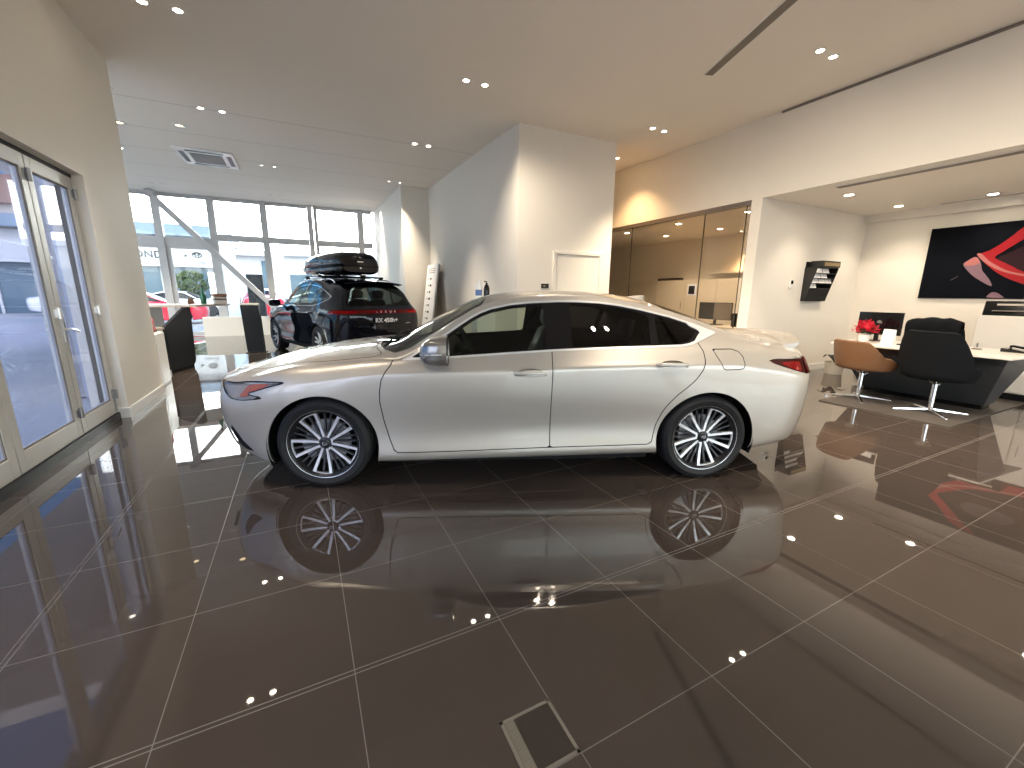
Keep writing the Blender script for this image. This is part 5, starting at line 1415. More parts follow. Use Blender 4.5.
def bucket_chair(name, loc, rz, shell, back_h, label, leather):
    """swivel bucket chair on a four-spoke chrome foot; local +x is the sitter's forward"""
    o = empty(name, (loc[0], loc[1], 0), rz, label, 'chair')
    # shell: seat pan flowing into a wrap-around back
    N, Mv = 40, 14
    def surf(inner):
        G = []
        for i in range(N + 1):
            th = -2.35 + 4.7 * i / N                  # 0 = back, +-2.35 = front ends of the arms
            a = abs(th)
            hh = back_h if a < .62 else back_h + (.60 - back_h) * (lambda v: v*v*(3-2*v))(min(1, (a - .62) / .80))
            if a > 1.5: hh = .60 - (.60 - .47) * ((a - 1.5) / .85) ** 1.3
            row = []
            for j in range(Mv + 1):
                t = j / Mv
                rx, ry = .275, .335
                if t < .35:                              # pan
                    q = t / .35
                    rr = q; z = .405 + .030 * q**3
                    R1 = rr
                    lift = 0
                else:
                    q = (t - .35) / .65
                    R1 = 1 + .10 * math.sin(q * PI/2) + (.10 * q if a < 1.2 else .02 * q)
                    z = .435 + (hh - .435) * q
                ex = -math.cos(th) * rx * R1; ey = math.sin(th) * ry * R1
                if inner:
                    s = .045 * min(1, t * 3)
                    ex *= (1 - s / .3 * (1 if t > .2 else .4)); ey *= (1 - s / .3 * (1 if t > .2 else .4)); z += .050 * max(0, 1 - t * 2.6) + (.0 if t < .9 else -.006)
                row.append((ex, ey, z))
            G.append(row)
        return G
    mb = MB(); A = surf(False); Bq = surf(True)
    mb.grid(A, flip=False); mb.grid(Bq, flip=True)
    rim = [[A[i][-1], ((A[i][-1][0]+Bq[i][-1][0])/2, (A[i][-1][1]+Bq[i][-1][1])/2, A[i][-1][2]+.012), Bq[i][-1]] for i in range(N + 1)]
    mb.grid(rim)
    for e in (0, N):
        q = [[A[e][j], Bq[e][j]] for j in range(Mv + 1)]; mb.grid(q, flip=(e == 0))
    sh = mb.build('shell', MATS[shell], o, smooth=True)
    # front of the seat
    c = MB(); P = []
    for (x, hw, z0, z1) in [(-.20,.22,.415,.50),(.0,.265,.405,.505),(.14,.26,.405,.50),(.20,.245,.41,.485),(.225,.20,.425,.46)]:
        P.append([(x, hw*math.copysign(abs(math.cos(t))**.5, math.cos(t)), (z0+z1)/2 + (z1-z0)/2*math.copysign(abs(math.sin(t))**.7, math.sin(t))) for t in [2*PI*k/20 for k in range(20)]])
    c.grid(P, wrap_v=True); c.add(P[0], [tuple(range(20))]); c.add(P[-1], [tuple(reversed(range(20)))])
    c.build('seat_cushion', MATS[shell], o, smooth=True)
    st = MB(); st.cyl((0,0,.03), (0,0,.36), .027, .025, 20); st.cyl((0,0,.20), (0,0,.37), .018, .018, 16); st.cyl((0,0,.365),(0,0,.405),.05,.09,20)
    st.build('stem', MATS['chrome'], o, auto=40)
    br = MB(); br.tube([(0,0,.33),(.10,.0,.365),(.20,0,.405)], .010, 8); br.build('tilt_arm', MATS['chrome'], o, smooth=True)
    for k in range(4):
        a = PI/4 + k*PI/2 + .15; d = Vector((math.cos(a), math.sin(a), 0)); n = Vector((-d.y, d.x, 0))
        l = MB(); P = []
        for (r, w, z0, z1) in [(.02,.018,.035,.060),(.15,.016,.028,.046),(.30,.013,.018,.032),(.355,.011,.012,.024)]:
            P.append([d*r + n*w + Vector((0,0,z0)), d*r + n*w*.7 + Vector((0,0,z1)), d*r - n*w*.7 + Vector((0,0,z1)), d*r - n*w + Vector((0,0,z0))])
        l.grid(P, wrap_v=True, flip=True); l.add(P[-1], [(0,1,2,3)])
        leg = l.build('leg', MATS['chrome'], o, auto=50)
        g = MB(); g.cyl(d*.345 + Vector((0,0,0.001)), d*.345 + Vector((0,0,.016)), .018, n=12); g.build('glide', MATS['chrome'], leg, auto=40)
    return o

def petal_cluster(mb, c, R, n, rnd, leafy=False):
    for i in range(n):
        az = rnd.uniform(0, 2*PI); el = rnd.uniform(.1, 1.4)
        d = Vector((math.cos(az)*math.cos(el), math.sin(az)*math.cos(el), math.sin(el)))
        p = Vector(c) + d * R * rnd.uniform(.55, .92)
        up = Vector((0,0,1)); s = d.cross(up).normalized() if d.cross(up).length > .05 else Vector((1,0,0))
        L = R * rnd.uniform(.5, .8); W = L * .6
        f = (d + Vector((rnd.uniform(-.6,.6), rnd.uniform(-.6,.6), rnd.uniform(-.6,.4)))).normalized()
        n_ = f.cross(s).normalized()
        pts = [p - f*L*.5, p + s*W*.5 + n_*.01, p + f*L*.5 - n_*.01, p - s*W*.5 + n_*.01]
        b = p + n_*.006
        mb.add([*pts, b + n_*.0], [(0,1,4),(1,2,4),(2,3,4),(3,0,4)])

def build_recess():
    # rug
    o = MB().box((6.16, 1.68, .0), (8.6, 2.97, .014)).build('floor_mat', MATS['rug_grey'], bevel=.004); tag(o, 'dark rectangular mat under the meeting desk and its two chairs', 'mat')
    # desk: grey front that leans outward towards its cream top
    D = empty('meeting_desk', (0, 0, .014), 0, 'dark grey desk with a slanting front and thin cream top', 'desk')
    b = MB(); b.hexa([(7.43,1.78,0.06),(7.75,1.78,.06),(7.75,3.06,.06),(7.43,3.06,.06),(6.92,1.56,.695),(7.60,1.50,.695),(7.60,3.26,.695),(6.92,3.22,.695)])
    b.build('front_panel', MATS['desk_grey'], D, bevel=.004)
    p = MB(); p.box((7.46,1.80,0),(7.72,3.04,.06)); p.build('plinth', MATS['gloss_black'], D)
    t = MB(); t.prism([(6.86,1.52),(7.95,1.44),(7.95,3.40),(6.86,3.28)], .70, .726, 'z'); t.build('desk_top', MATS['desk_top_cream'], D, bevel=.004)
    l = MB(); l.box((7.74,3.10,0.0),(7.84,3.30,.70)); l.box((7.05,3.10,-.0),(7.16,3.16,.20)) if False else None; l.build('side_leg', MATS['pot_cream'], D, bevel=.004)
    bucket_chair('swivel_chair', (6.80, 2.81), math.radians(-22), 'tan_leather', .80, 'tan leather swivel bucket chair on a chrome foot at the grey desk', True)
    bucket_chair('swivel_chair', (6.77, 2.05), math.radians(-12), 'black_fabric', .99, 'black high-backed swivel chair on a chrome foot at the grey desk', False)
    zt = .7405
    # monitor seen from the back
    M_ = empty('computer_monitor', (7.72, 3.09, zt), 0, 'black monitor turned away on the grey desk behind the red flowers', 'monitor')
    MB().box((-.012, -.27, .09), (.012, .27, .42)).build('casing', MATS['gloss_black'], M_, bevel=.006)
    MB().box((.0125, -.26, .10), (.0135, .26, .41)).build('screen', MATS['screen_grey'], M_)
    MB().lathe([(0,0),(.030,0),(.034,.004),(0,.008)], 20, Matrix.Translation((-.0125,0,.27)) @ Matrix.Rotation(-PI/2, 4, 'Y')).build('badge', MATS['slot_grey'], M_)
    MB().box((-.05, -.025, .0), (-.015, .025, .26)).box((-.12, -.12, 0), (.10, .12, .014)).build('stand', MATS['gloss_black'], M_, bevel=.004)
    # office chair with a dark jacket hung over it
    C = empty('office_chair', (8.45, 2.62, 0), math.radians(185), 'black office chair behind the grey desk', 'chair')
    s = MB(); s.box((-.24,-.25,.44),(.26,.25,.53)); s.build('seat', MATS['black_fabric'], C, bevel=.04, segs=3)
    s = MB(); P = []
    for i in range(9):
        z = .56 + .36*i/8; w = .22 - .03*abs(i-4)/4; P.append([(-.26 - .03*math.sin(i/8*PI) - .05*(y/w)**2*-1, y, z) for y in np.linspace(-w, w, 7)])
    s.grid(P); bo = s.build('backrest', MATS['black_fabric'], C, smooth=True); sm = bo.modifiers.new('solid', 'SOLIDIFY'); sm.thickness = .05
    s = MB(); s.cyl((0,0,.08),(0,0,.44),.03); s.build('column', MATS['dark_metal'], C)
    for k in range(5):
        a = 2*PI*k/5; s = MB(); s.tube([(0,0,.10),(.28*math.cos(a), .28*math.sin(a), .075)], [.024,.014], 8); lg = s.build('leg', MATS['dark_metal'], C)
        w = MB(); w.cyl((.29*math.cos(a)-.012*math.sin(a), .29*math.sin(a)+.012*math.cos(a), .03),(.29*math.cos(a)+.012*math.sin(a), .29*math.sin(a)-.012*math.cos(a), .03), .029, n=14); w.build('castor', MATS['black_trim'], lg)
    j = MB(); P = []; rnd = random.Random(3)
    for i, u in enumerate(np.linspace(-1, 1, 17)):
        row = []
        for k, v in enumerate(np.linspace(0, 1, 13)):
            drape = math.sin(v*PI)
            row.append((8.75 - .135*math.cos(v*PI) + .012*math.sin(u*9+v*5), 2.80 + u*.30*(1+.06*math.sin(v*6)) , .71 + .345*drape**.5 + .008*math.sin(u*9) - .05*abs(u)**3 + .008*rnd.random()))
        P.append(row)
    j.grid(P); o = j.build('jacket', MATS['black_fabric'], smooth=True); m = o.modifiers.new('solid', 'SOLIDIFY'); m.thickness = .02
    tag(o, 'black jacket draped over the office chair back behind the desk', 'jacket')
    # poinsettia
    F = empty('potted_poinsettia', (7.36, 3.10, zt), 0, 'red poinsettia in a white pot on the left end of the grey desk', 'flower pot')
    MB().lathe([(0,0),(.055,0),(.075,.09),(.078,.10),(.070,.10),(.066,.085),(0,.08)], 24).build('pot', MATS['white_gloss'], F, auto=40)
    rnd = random.Random(11); fm = MB(); petal_cluster(fm, (0,0,.13), .17, 90, rnd); fm.build('bracts', MATS['flower_red'], F)
    gm = MB(); petal_cluster(gm, (0,0,.10), .12, 26, rnd); gm.build('leaves', MATS['leaf_green'], F)
    # tent card and card box
    T = empty('leaflet_stand', (7.32, 2.80, zt), math.radians(-12), 'clear white leaflet stand beside the poinsettia', 'leaflet stand')
    MB().hexa([(-.03,-.075,0),(.04,-.075,0),(.04,.075,0),(-.03,.075,0),(.0,-.075,.20),(.015,-.075,.20),(.015,.075,.20),(.0,.075,.20)]).build('body', MATS['paper_white'], T, bevel=.002)
    MB().hexa([(-.0045,-.068,.150),(-.002,-.068,.150),(-.002,.068,.150),(-.0045,.068,.150),(-.0015,-.068,.19),(.001,-.068,.19),(.001,.068,.19),(-.0015,.068,.19)]).build('printed_band', MATS['slot_grey'], T)
    T = empty('card_box', (7.28, 2.60, zt), math.radians(-20), 'small low card tray with white cards on the desk', 'card tray')
    MB().box((-.05,-.06,0),(.05,.06,.02)).build('tray', MATS['dark_metal'], T, bevel=.002)
    MB().box((-.04,-.05,.0205),(.035,.03,.042)).build('cards', MATS['paper_white'], T)
    o = MB().box((7.60,1.97,zt),(7.68,2.05,zt+.012)).build('notepad', MATS['slot_grey'], bevel=.002); tag(o, 'small flat grey notepad near the middle of the desk top', 'notepad')
    T = empty('telephone', (7.68, 1.68, zt), math.radians(80), 'flat black telephone at the right end of the cream desk top', 'telephone')
    MB().hexa([(-.10,-.09,0),(.11,-.09,0),(.11,.09,0),(-.10,.09,0),(-.10,-.09,.012),(.11,-.09,.045),(.11,.09,.045),(-.10,.09,.012)]).build('body', MATS['gloss_black'], T, bevel=.003)
    MB().tube([(-.08,-.06,.03),(-.07,-.06,.045),(.07,-.06,.065),(.09,-.06,.055)], [.018,.014,.014,.020], 8).build('handset', MATS['gloss_black'], T, smooth=True)
    # sideboard with printer
    S = empty('sideboard', (8.88, .74, 0), 0, 'tall white sideboard against the wall below the dark picture panel', 'sideboard')
    MB().box((-.27,-1.5,.10),(.26,1.60,1.14)).build('carcass', MATS['desk_top_cream'], S, bevel=.004)
    MB().box((-.24,-1.45,0),(.24,1.55,.10)).build('plinth', MATS['black_trim'], S)
    for k in range(5):
        d = MB(); d.box((-.288,-1.48+.616*k,.12),(-.272,-.88+.616*k,1.12)); dd = d.build('cabinet_door', MATS['desk_top_cream'], S, bevel=.002)
        MB().box((-.295,-.95+.616*k,.6),(-.2885,-.935+.616*k,.75)).build('handle', MATS['steel'], dd)
    Pn = empty('printer', (8.88, 2.02, 1.14), 0, 'black printer standing on the white sideboard', 'printer')
    MB().hexa([(-.20,-.30,0),(.18,-.30,0),(.18,.30,0),(-.20,.30,0),(-.16,-.30,.20),(.18,-.30,.20),(.18,.30,.20),(-.16,.30,.20)]).build('body', MATS['gloss_black'], Pn, bevel=.01)
    MB().box((-.24,-.20,.06),(-.19,.20,.075)).build('paper_tray', MATS['slot_grey'], Pn)
    MB().box((-.172,-.22,.14),(-.160,.18,.165)).build('output_slot', MATS['counter_wood'], Pn)
    # picture panel
    K = empty('wall_picture', (9.8, 0, 0), 0, 'large black picture panel with sweeping red and mauve curves', 'picture')
    MB().box((-.03, -.60, 1.37), (-.002, 3.44, 2.525)).build('panel', MATS['poster_black'], K, bevel=.002)
    def art(name, pts, m, lift, sm=3):
        q = smooth_poly(pts, sm) if sm else pts
        mb = MB(); mb.prism([tuple(p) for p in q], -.030 - lift - .0006, -.030 - lift, 'x')
        return mb.build(name, MATS[m], K)
    art('dark_red_field', [(2.60,1.97),(2.45,1.86),(2.2,1.74),(1.6,1.66),(1.0,1.70),(.6,1.95),(.9,2.2),(1.6,2.36),(2.2,2.22),(2.45,2.08)], 'poster_deep_red', .0005)
    art('red_ribbon', [(2.80,2.055),(2.70,2.11),(2.60,2.19),(2.48,2.32),(2.39,2.43),(2.20,2.50),(2.05,2.505),(2.2,2.40),(2.33,2.28),(2.45,2.17),(2.56,2.07),(2.62,2.00),(2.52,1.93),(2.40,1.85),(2.28,1.77),(2.0,1.70),(1.5,1.62),(1.0,1.60),(1.0,1.50),(1.6,1.50),(2.1,1.545),(2.28,1.60),(2.48,1.71),(2.60,1.81),(2.72,1.93)], 'poster_red', .0014, 2)
    art('pink_edge', [(2.825,2.065),(2.775,2.072),(2.681,1.962),(2.541,1.852),(2.397,1.772),(2.1,1.70),(1.6,1.63),(1.6,1.61),(2.1,1.67),(2.40,1.745),(2.576,1.825),(2.736,1.95)], 'poster_pink', .0022, 2)
    art('mauve_lobe', [(2.955,1.917),(2.909,1.975),(2.832,2.026),(2.761,1.935),(2.726,1.817),(2.671,1.738),(2.61,1.65),(2.58,1.563),(2.679,1.622),(2.808,1.723),(2.898,1.825)], 'poster_mauve', .0014)
    art('pale_lobe_top', [(2.950,1.92),(2.909,1.970),(2.832,2.022),(2.77,1.945),(2.82,1.90),(2.89,1.895)], 'poster_pink', .0022)
    art('mauve_lobe', [(2.60,1.385),(2.585,1.44),(2.55,1.472),(2.49,1.455),(2.43,1.40),(2.42,1.385)], 'poster_mauve', .0014)
    art('small_stroke', [(3.066,1.660),(3.066,1.672),(2.985,1.738),(2.985,1.726)], 'poster_grey', .0014, 0)
    art('grey_sheen', [(2.30,2.12),(2.1,2.2),(1.8,2.18),(1.7,2.05),(2.0,1.98),(2.25,2.0)], 'poster_grey', .0014)
    # brochure rack on the partition wall
    Rk = empty('brochure_shelf', (8.0, 4.418, 0), 0, 'black wall rack full of brochures on the white partition wall', 'brochure rack')
    for xx in (0, .66):
        s = MB(); s.prism([(0,1.30),(0,1.88),(-.20,1.88),(-.20,1.85),(-.06,1.30)], xx, xx + .012, 'x'); s.build('side_panel', MATS['dark_metal'], Rk)
    s = MB(); s.box((0.012,-.006,1.30),(.66,-.001,1.98)); s.hexa([(.012,-.07,1.30),(.66,-.07,1.30),(.66,-.01,1.30),(.012,-.01,1.30),(.012,-.115,1.52),(.66,-.115,1.52),(.66,-.10,1.52),(.012,-.10,1.52)])
    s.build('back_and_pocket', MATS['black_trim'], Rk)
    s = MB(); s.box((.12,-.225,1.88),(.66,-.02,1.99)); hd = s.build('header_box', MATS['dark_metal'], Rk, bevel=.004)
    MB().box((.16,-.231,1.905),(.62,-.226,1.962)).build('header_print', MATS['gold_print'], hd)
    shelf_pts = [(1.53,-.118),(1.615,-.140),(1.70,-.162),(1.785,-.184)]
    for k, (z, y) in enumerate(shelf_pts):
        s = MB(); s.hexa([(.012,y+.003,z-.008),(.66,y+.003,z-.008),(.66,y+.09,z-.008),(.012,y+.09,z-.008),(.012,y,z),(.66,y,z),(.66,y+.09,z),(.012,y+.09,z)])
        s.build('tier', MATS['dark_metal'], Rk)
    full = [[0],[0,1,2],[0,1],[0,1]]
    names = ['bottom', 'second', 'third', 'top']
    for k, (z, y) in enumerate(shelf_pts):
        for c in range(4):
            if c not in full[k]: continue
            x0 = 8.0 + .025 + c*.21
            m = MB(); m.hexa([(x0, 4.42+y-.002, z+.001), (x0+.195, 4.42+y-.002, z+.001), (x0+.195, 4.42+y+.002, z+.001), (x0, 4.42+y+.002, z+.001), (x0, 4.42+y+.022, z+.075),(x0+.195, 4.42+y+.022, z+.075),(x0+.195, 4.42+y+.026, z+.075),(x0, 4.42+y+.026, z+.075)])
            o = m.build('brochure', MATS['paper_white'])
            tag(o, '%s white brochure from the left on the %s tier of the black wall rack' % (['first','second','third','fourth'][c], names[k]), 'brochure', 'brochures in the wall rack')
    # thermostat
    T = empty('thermostat_switch', (7.63, 4.42, 1.60), 0, 'small square white wall control with a dark display left of the brochure rack', 'thermostat')
    MB().box((-.05,-.018,-.08),(.07,-.001,.07)).build('plate', MATS['white_gloss'], T, bevel=.004)
    MB().box((-.005,-.022,-.01),(.055,-.0185,.05)).build('display', MATS['gloss_black'], T)
    # floor plant in cream pot
    F = empty('potted_plant', (8.62, 4.00, 0), 0, 'cream pot with a dark-leaved plant on the floor by the partition wall', 'plant')
    MB().lathe([(0,0.002),(.13,0.002),(.15,.20),(.155,.22),(.143,.22),(.138,.20),(0,.19)], 28).build('pot', MATS['pot_cream'], F, auto=40)
    lf = MB()
    for (az, L, dz) in ((2.6,.22,.16),(3.6,.20,.12),(1.0,.20,.15),(5.2,.22,.10),(4.4,.18,.20)):
        d = Vector((math.cos(az), math.sin(az), 0)); s_ = Vector((-d.y, d.x, 0)); P = []
        for i in range(7):
            t = i/6; w = .055*math.sin(PI*min(t*1.02,1))**.8 * (1 if t > .2 else .3) + .003
            c = Vector((0,0,.19)) + d*L*t + Vector((0,0,dz*math.sin(t*PI*.75)))
            P.append([c + s_*w, c + Vector((0,0,-.008)), c - s_*w])
        lf.grid(P)
    lf.build('leaves', MATS['leaf_dark'], F, smooth=True)

def build_reception():
    # low white cabinet just beyond the left wall
    S = empty('low_cabinet', (-2.24, 7.74, 0), 0, 'low white cabinet just past the end of the left wall', 'cabinet')
    MB().box((-.30,-.42,.0),(.30,.42,.775)).build('carcass', MATS['white_gloss'], S, bevel=.004)
    MB().box((.303,-.41,.03),(.315,-.01,.76)).build('cabinet_door', MATS['white_gloss'], S, bevel=.002)
    MB().box((.303,.01,.03),(.315,.41,.76)).build('cabinet_door', MATS['white_gloss'], S, bevel=.002)
    R = empty('reception_counter', (0, 0, 0), 0, 'reception counter with a slanted black end and a pale overhanging top', 'counter')
    # black slanted end: outline in its own upright plane
    a = Vector((-2.04, 8.83, 0)); b = Vector((-1.83, 9.50, 0)); d = (b - a).normalized(); n = Vector((d.y, -d.x, 0))
    L = (b - a).length
    out = [(0,.06),(L*.92,.06),(L,.14),(L*1.08,1.10),(L*.84,1.10),(-.02,.80)]
    vs = []
    for off in (0, -.05):
        for (u, z) in out:
            p = a + d*u + n*off; vs.append((p.x, p.y, z))
    k = len(out); fs = [tuple(range(k)), tuple(reversed(range(k, 2*k)))] + [(i, k+i, k+(i+1) % k, (i+1) % k) for i in range(k)]
    MB().add(vs, fs).build('end_panel', MATS['counter_black'], R)
    pl = MB(); q = [a + d*.03 - n*.005, a + d*(L*.9) - n*.005, a + d*(L*.9) - n*.045, a + d*.03 - n*.045]
    pl.prism([(p.x, p.y) for p in q], 0, .06, 'z'); pl.build('plinth', MATS['black_trim'], R)
    t = MB(); t.prism([(-2.75,9.30),(-1.72,9.55),(-1.32,10.60),(-1.62,10.75),(-2.95,10.2)], 1.10, 1.14, 'z'); t.build('counter_top', MATS['counter_wood'], R, bevel=.004)
    u = MB(); u.prism([(-2.85,9.55),(-2.45,9.65),(-2.35,10.1),(-2.85,10.0)], .0, 1.10, 'z'); u.build('counter_base', MATS['white_gloss'], R)
    ws = MB(); ws.prism([(-2.95,8.40),(-2.16,8.45),(-2.06,8.80),(-2.95,8.75)], .76, .79, 'z'); ws.box((-2.9,8.42,0),(-2.3,8.7,.76)); ws.build('inner_worktop', MATS['counter_wood'], R)
    # small things
    zt = 1.14
    Bt = empty('green_bottle', (-1.71, 10.25, zt), 0, 'dark green bottle-shaped ornament standing on the reception counter', 'bottle')
    MB().lathe([(0,0),(.045,0),(.05,.02),(.05,.14),(.035,.20),(.022,.24),(.020,.33),(0,.33)], 20).build('body', MATS['bottle_green'], Bt, auto=50)
    MB().lathe([(0,.331),(.023,.331),(.023,.36),(0,.36)], 16).build('cap', MATS['leaf_dark'], Bt, auto=50)
    X = empty('gift_box', (-1.47, 10.45, zt), .4, 'pale box with a dark lid on the counter beside the green ornament', 'box')
    MB().box((-.10,-.08,0),(.10,.08,.14)).build('body', MATS['counter_wood'], X, bevel=.004)
    MB().box((-.115,-.095,.141),(.115,.095,.20)).build('lid', MATS['skin_brown'], X, bevel=.006)
    MB().box((-.104,-.084,.08),(.104,.084,.10)).build('dark_band', MATS['black_trim'], X)
    X = empty('desk_sign', (-1.90, 10.15, zt), .5, 'tiny dark holder standing on the reception counter', 'card holder')
    MB().hexa([(-.06,-.03,0),(.06,-.03,0),(.06,.03,0),(-.06,.03,0),(-.04,-.005,.10),(.04,-.005,.10),(.04,.005,.10),(-.04,.005,.10)]).build('body', MATS['skin_brown'], X, bevel=.002)
    # figures and toys on the low cabinet
    z2 = .7755
    T = empty('figurine', (-2.02, 7.98, z2), 0, 'small pink and dark figurine on the low white cabinet', 'figurine')
    MB().lathe([(0,0),(.05,0),(.055,.05),(.035,.10),(.045,.16),(.03,.21),(0,.23)], 18).build('body', MATS['pink_plastic'], T, smooth=True)
    MB().lathe([(0,0),(.056,0),(.06,.02),(.058,.035)], 18, Matrix.Translation((0,0,-.0))).build('base', MATS['skin_brown'], T, smooth=True)
    T = empty('beaded_ornament', (-2.10, 7.70, z2), 0, 'brown beaded ornament at the left on the low white cabinet', 'ornament')
    m = MB(); m.ball((0,0,.05),(.08,.06,.05)); m.build('body', MATS['skin_brown'], T, smooth=True)
    m = MB(); 
    for z in (.125,.165,.205,.245): m.ball((.01,0,z),.022,10,6)
    m.build('beads', MATS['leaf_dark'], T, smooth=True)
    # information stand
    I = empty('info_stand', (-1.0, 11.3, 0), math.radians(-8), 'slim black information stand on the floor left of the SUV', 'stand')
    MB().hexa([(-.17,-.10,.02),(.17,-.10,.02),(.17,.10,.02),(-.17,.10,.02),(-.21,-.10,1.08),(.15,-.10,1.08),(.15,.06,1.12),(-.21,.06,1.12)]).build('body', MATS['counter_black'], I, bevel=.004)
    MB().box((-.20,-.14,0),(.20,.14,.02)).build('foot_plate', MATS['dark_metal'], I, bevel=.003)
    MB().hexa([(-.20,-.09,1.085),(.14,-.09,1.085),(.14,.05,1.122),(-.20,.05,1.122),(-.20,-.09,1.095),(.14,-.09,1.095),(.14,.05,1.132),(-.20,.05,1.132)]).build('top_plate', MATS['slot_grey'], I)
    # leaning white board by the tower block
    S = empty('leaning_board', (2.95, 11.10, 0), 0, 'tall white board with dark markings leaning on the wall behind the SUV', 'board')
    ang = math.atan2(.30, 2.12); R_ = Matrix.Rotation(ang, 4, 'Y')
    MB().box((-.02,-.48,0.01),(.02,.48,2.15), R_).build('panel', MATS['paper_white'], S, bevel=.002)
    MB().box((.021,-.47,.02),(.05,.47,2.13), R_).build('backing', MATS['slot_grey'], S)
    marks = MB()
    for i, z in enumerate(np.linspace(.35, 1.75, 9)):
        marks.box((-.0215,-.02 - .05*(i % 2), z),(-.0205,.10,z+.055), R_)
        marks.box((-.0215,.20,z+.01),(-.0205,.26,z+.045), R_)
    marks.build('dark_markings', MATS['black_trim'], S)
    h = MB()
    for z in (1.93, 1.98, 2.03): h.box((-.0215,-.30,z),(-.0205,.34,z+.018), R_)
    h.build('heading_lines', MATS['slot_grey'], S)
    # plinth with two spray bottles behind the saloon
    S = empty('bottle_stand', (2.88, 6.86, 0), 0, 'slim white pedestal behind the saloon windscreen carrying two bottles', 'pedestal')
    MB().box((-.17,-.14,.03),(.17,.14,1.30)).build('column', MATS['white_gloss'], S, bevel=.004)
    MB().box((-.20,-.17,0),(.20,.17,.03)).build('foot', MATS['white_gloss'], S, bevel=.003)
    Bt = empty('blue_white_bottle', (2.81, 6.88, 1.30), 0, 'white bottle with a blue label seen over the saloon roof pillar', 'bottle')
    MB().lathe([(0,0),(.055,0),(.058,.02),(.058,.19),(.048,.24),(.030,.27),(.028,.31),(0,.31)], 24).build('body', MATS['paper_white'], Bt, auto=60)
    MB().lathe([(.0590,.05),(.0590,.15)], 24).build('label_band', MATS['chalk_blue'], Bt, smooth=True)
    Bt = empty('black_bottle', (2.94, 6.83, 1.30), 0, 'black bottle standing right of the white and blue one', 'bottle')
    MB().lathe([(0,0),(.050,0),(.052,.02),(.052,.17),(.040,.22),(.020,.24),(.020,.27),(0,.27)], 24).build('body', MATS['gloss_black'], Bt, auto=60)
    MB().tube([(0,0,.26),(0,0,.29),(-.05,0,.29)], .010, 8).build('pump', MATS['gloss_black'], Bt, smooth=True)
    # switch plate on the tower face
    o = MB().box((3.83,6.450,1.485),(3.98,6.469,1.565)).build('wall_switch', MATS['gloss_black'], bevel=.003); tag(o, 'small black switch plate on the face of the white tower block', 'switch')
    o = MB().box((3.862,6.4475,1.515),(3.905,6.4497,1.54)).build('indicator', MATS['slot_grey'], o)

def build_floor_box():
    x0, x1, y1, y0 = .462, .650, .985, .795
    F = empty('floor_box', (0, 0, 0), 0, 'square metal-framed floor outlet box set into the tiles nearest the viewer', 'floor outlet')
    w = .010; f = MB()
    for (a, b) in (((x0,y0),(x0+w,y1)),((x1-w,y0),(x1,y1)),((x0,y1-w),(x1,y1)),((x0,y0),(x1,y0+w))): f.box((a[0],a[1],.0),(b[0],b[1],.003))
    f.build('frame', MATS['floor_frame'], F)
    MB().box((x0+.05,y0+w,.0005),(x1-w,y1-w,.002)).build('lid', MATS['floor_lid'], F)
    b = MB(); b.box((x0+w,y0+w,.0),(x0+.046,y1-w,.0015)); b.build('brush_tray', MATS['brush_strip'], F)
    b = MB()
    for i in range(24):
        y = y0 + .012 + i*.0068; b.box((x0+.016,y,.0015),(x0+.043,y+.003,.0026))
    b.build('brush_bristles', MATS['floor_frame'], F)
mat('floor_lid', (.046, .036, .030), rough=.30, spec=.3)
# ================================================================== what the glass shows outside
mat('paving', (.46, .46, .48), rough=.85)
noise_color(MATS['paving'], .6, .12)
mat('facade_white', (.52, .52, .53), rough=.6)
mat('band_blue', (.16, .22, .30), rough=.5)
mat('shop_glass', (.10, .15, .19), rough=.08)
mat('pylon_blue', (.55, .68, .78), rough=.5)
mat('roller_grey', (.50, .50, .52), rough=.6)
mat('car_red', (.55, .01, .03), rough=.2, coat=1)
mat('car_white', (.75, .75, .76), rough=.2, coat=1)
mat('car_silver', (.40, .42, .45), rough=.25, metal=.5, coat=1)
mat('car_teal', (.35, .55, .52), rough=.25, coat=1)
mat('sign_blue', (.08, .14, .30), rough=.5)
mat('sign_grey', (.03, .032, .04), rough=.5)
mat('roof_tile', (.22, .12, .09), rough=.8)
mat('house_wall', (.55, .48, .42), rough=.8)
mat('foliage', (.06, .09, .03), rough=.8)
mat('trunk', (.10, .07, .05), rough=.9)
mat('grass_far', (.10, .13, .06), rough=.9)

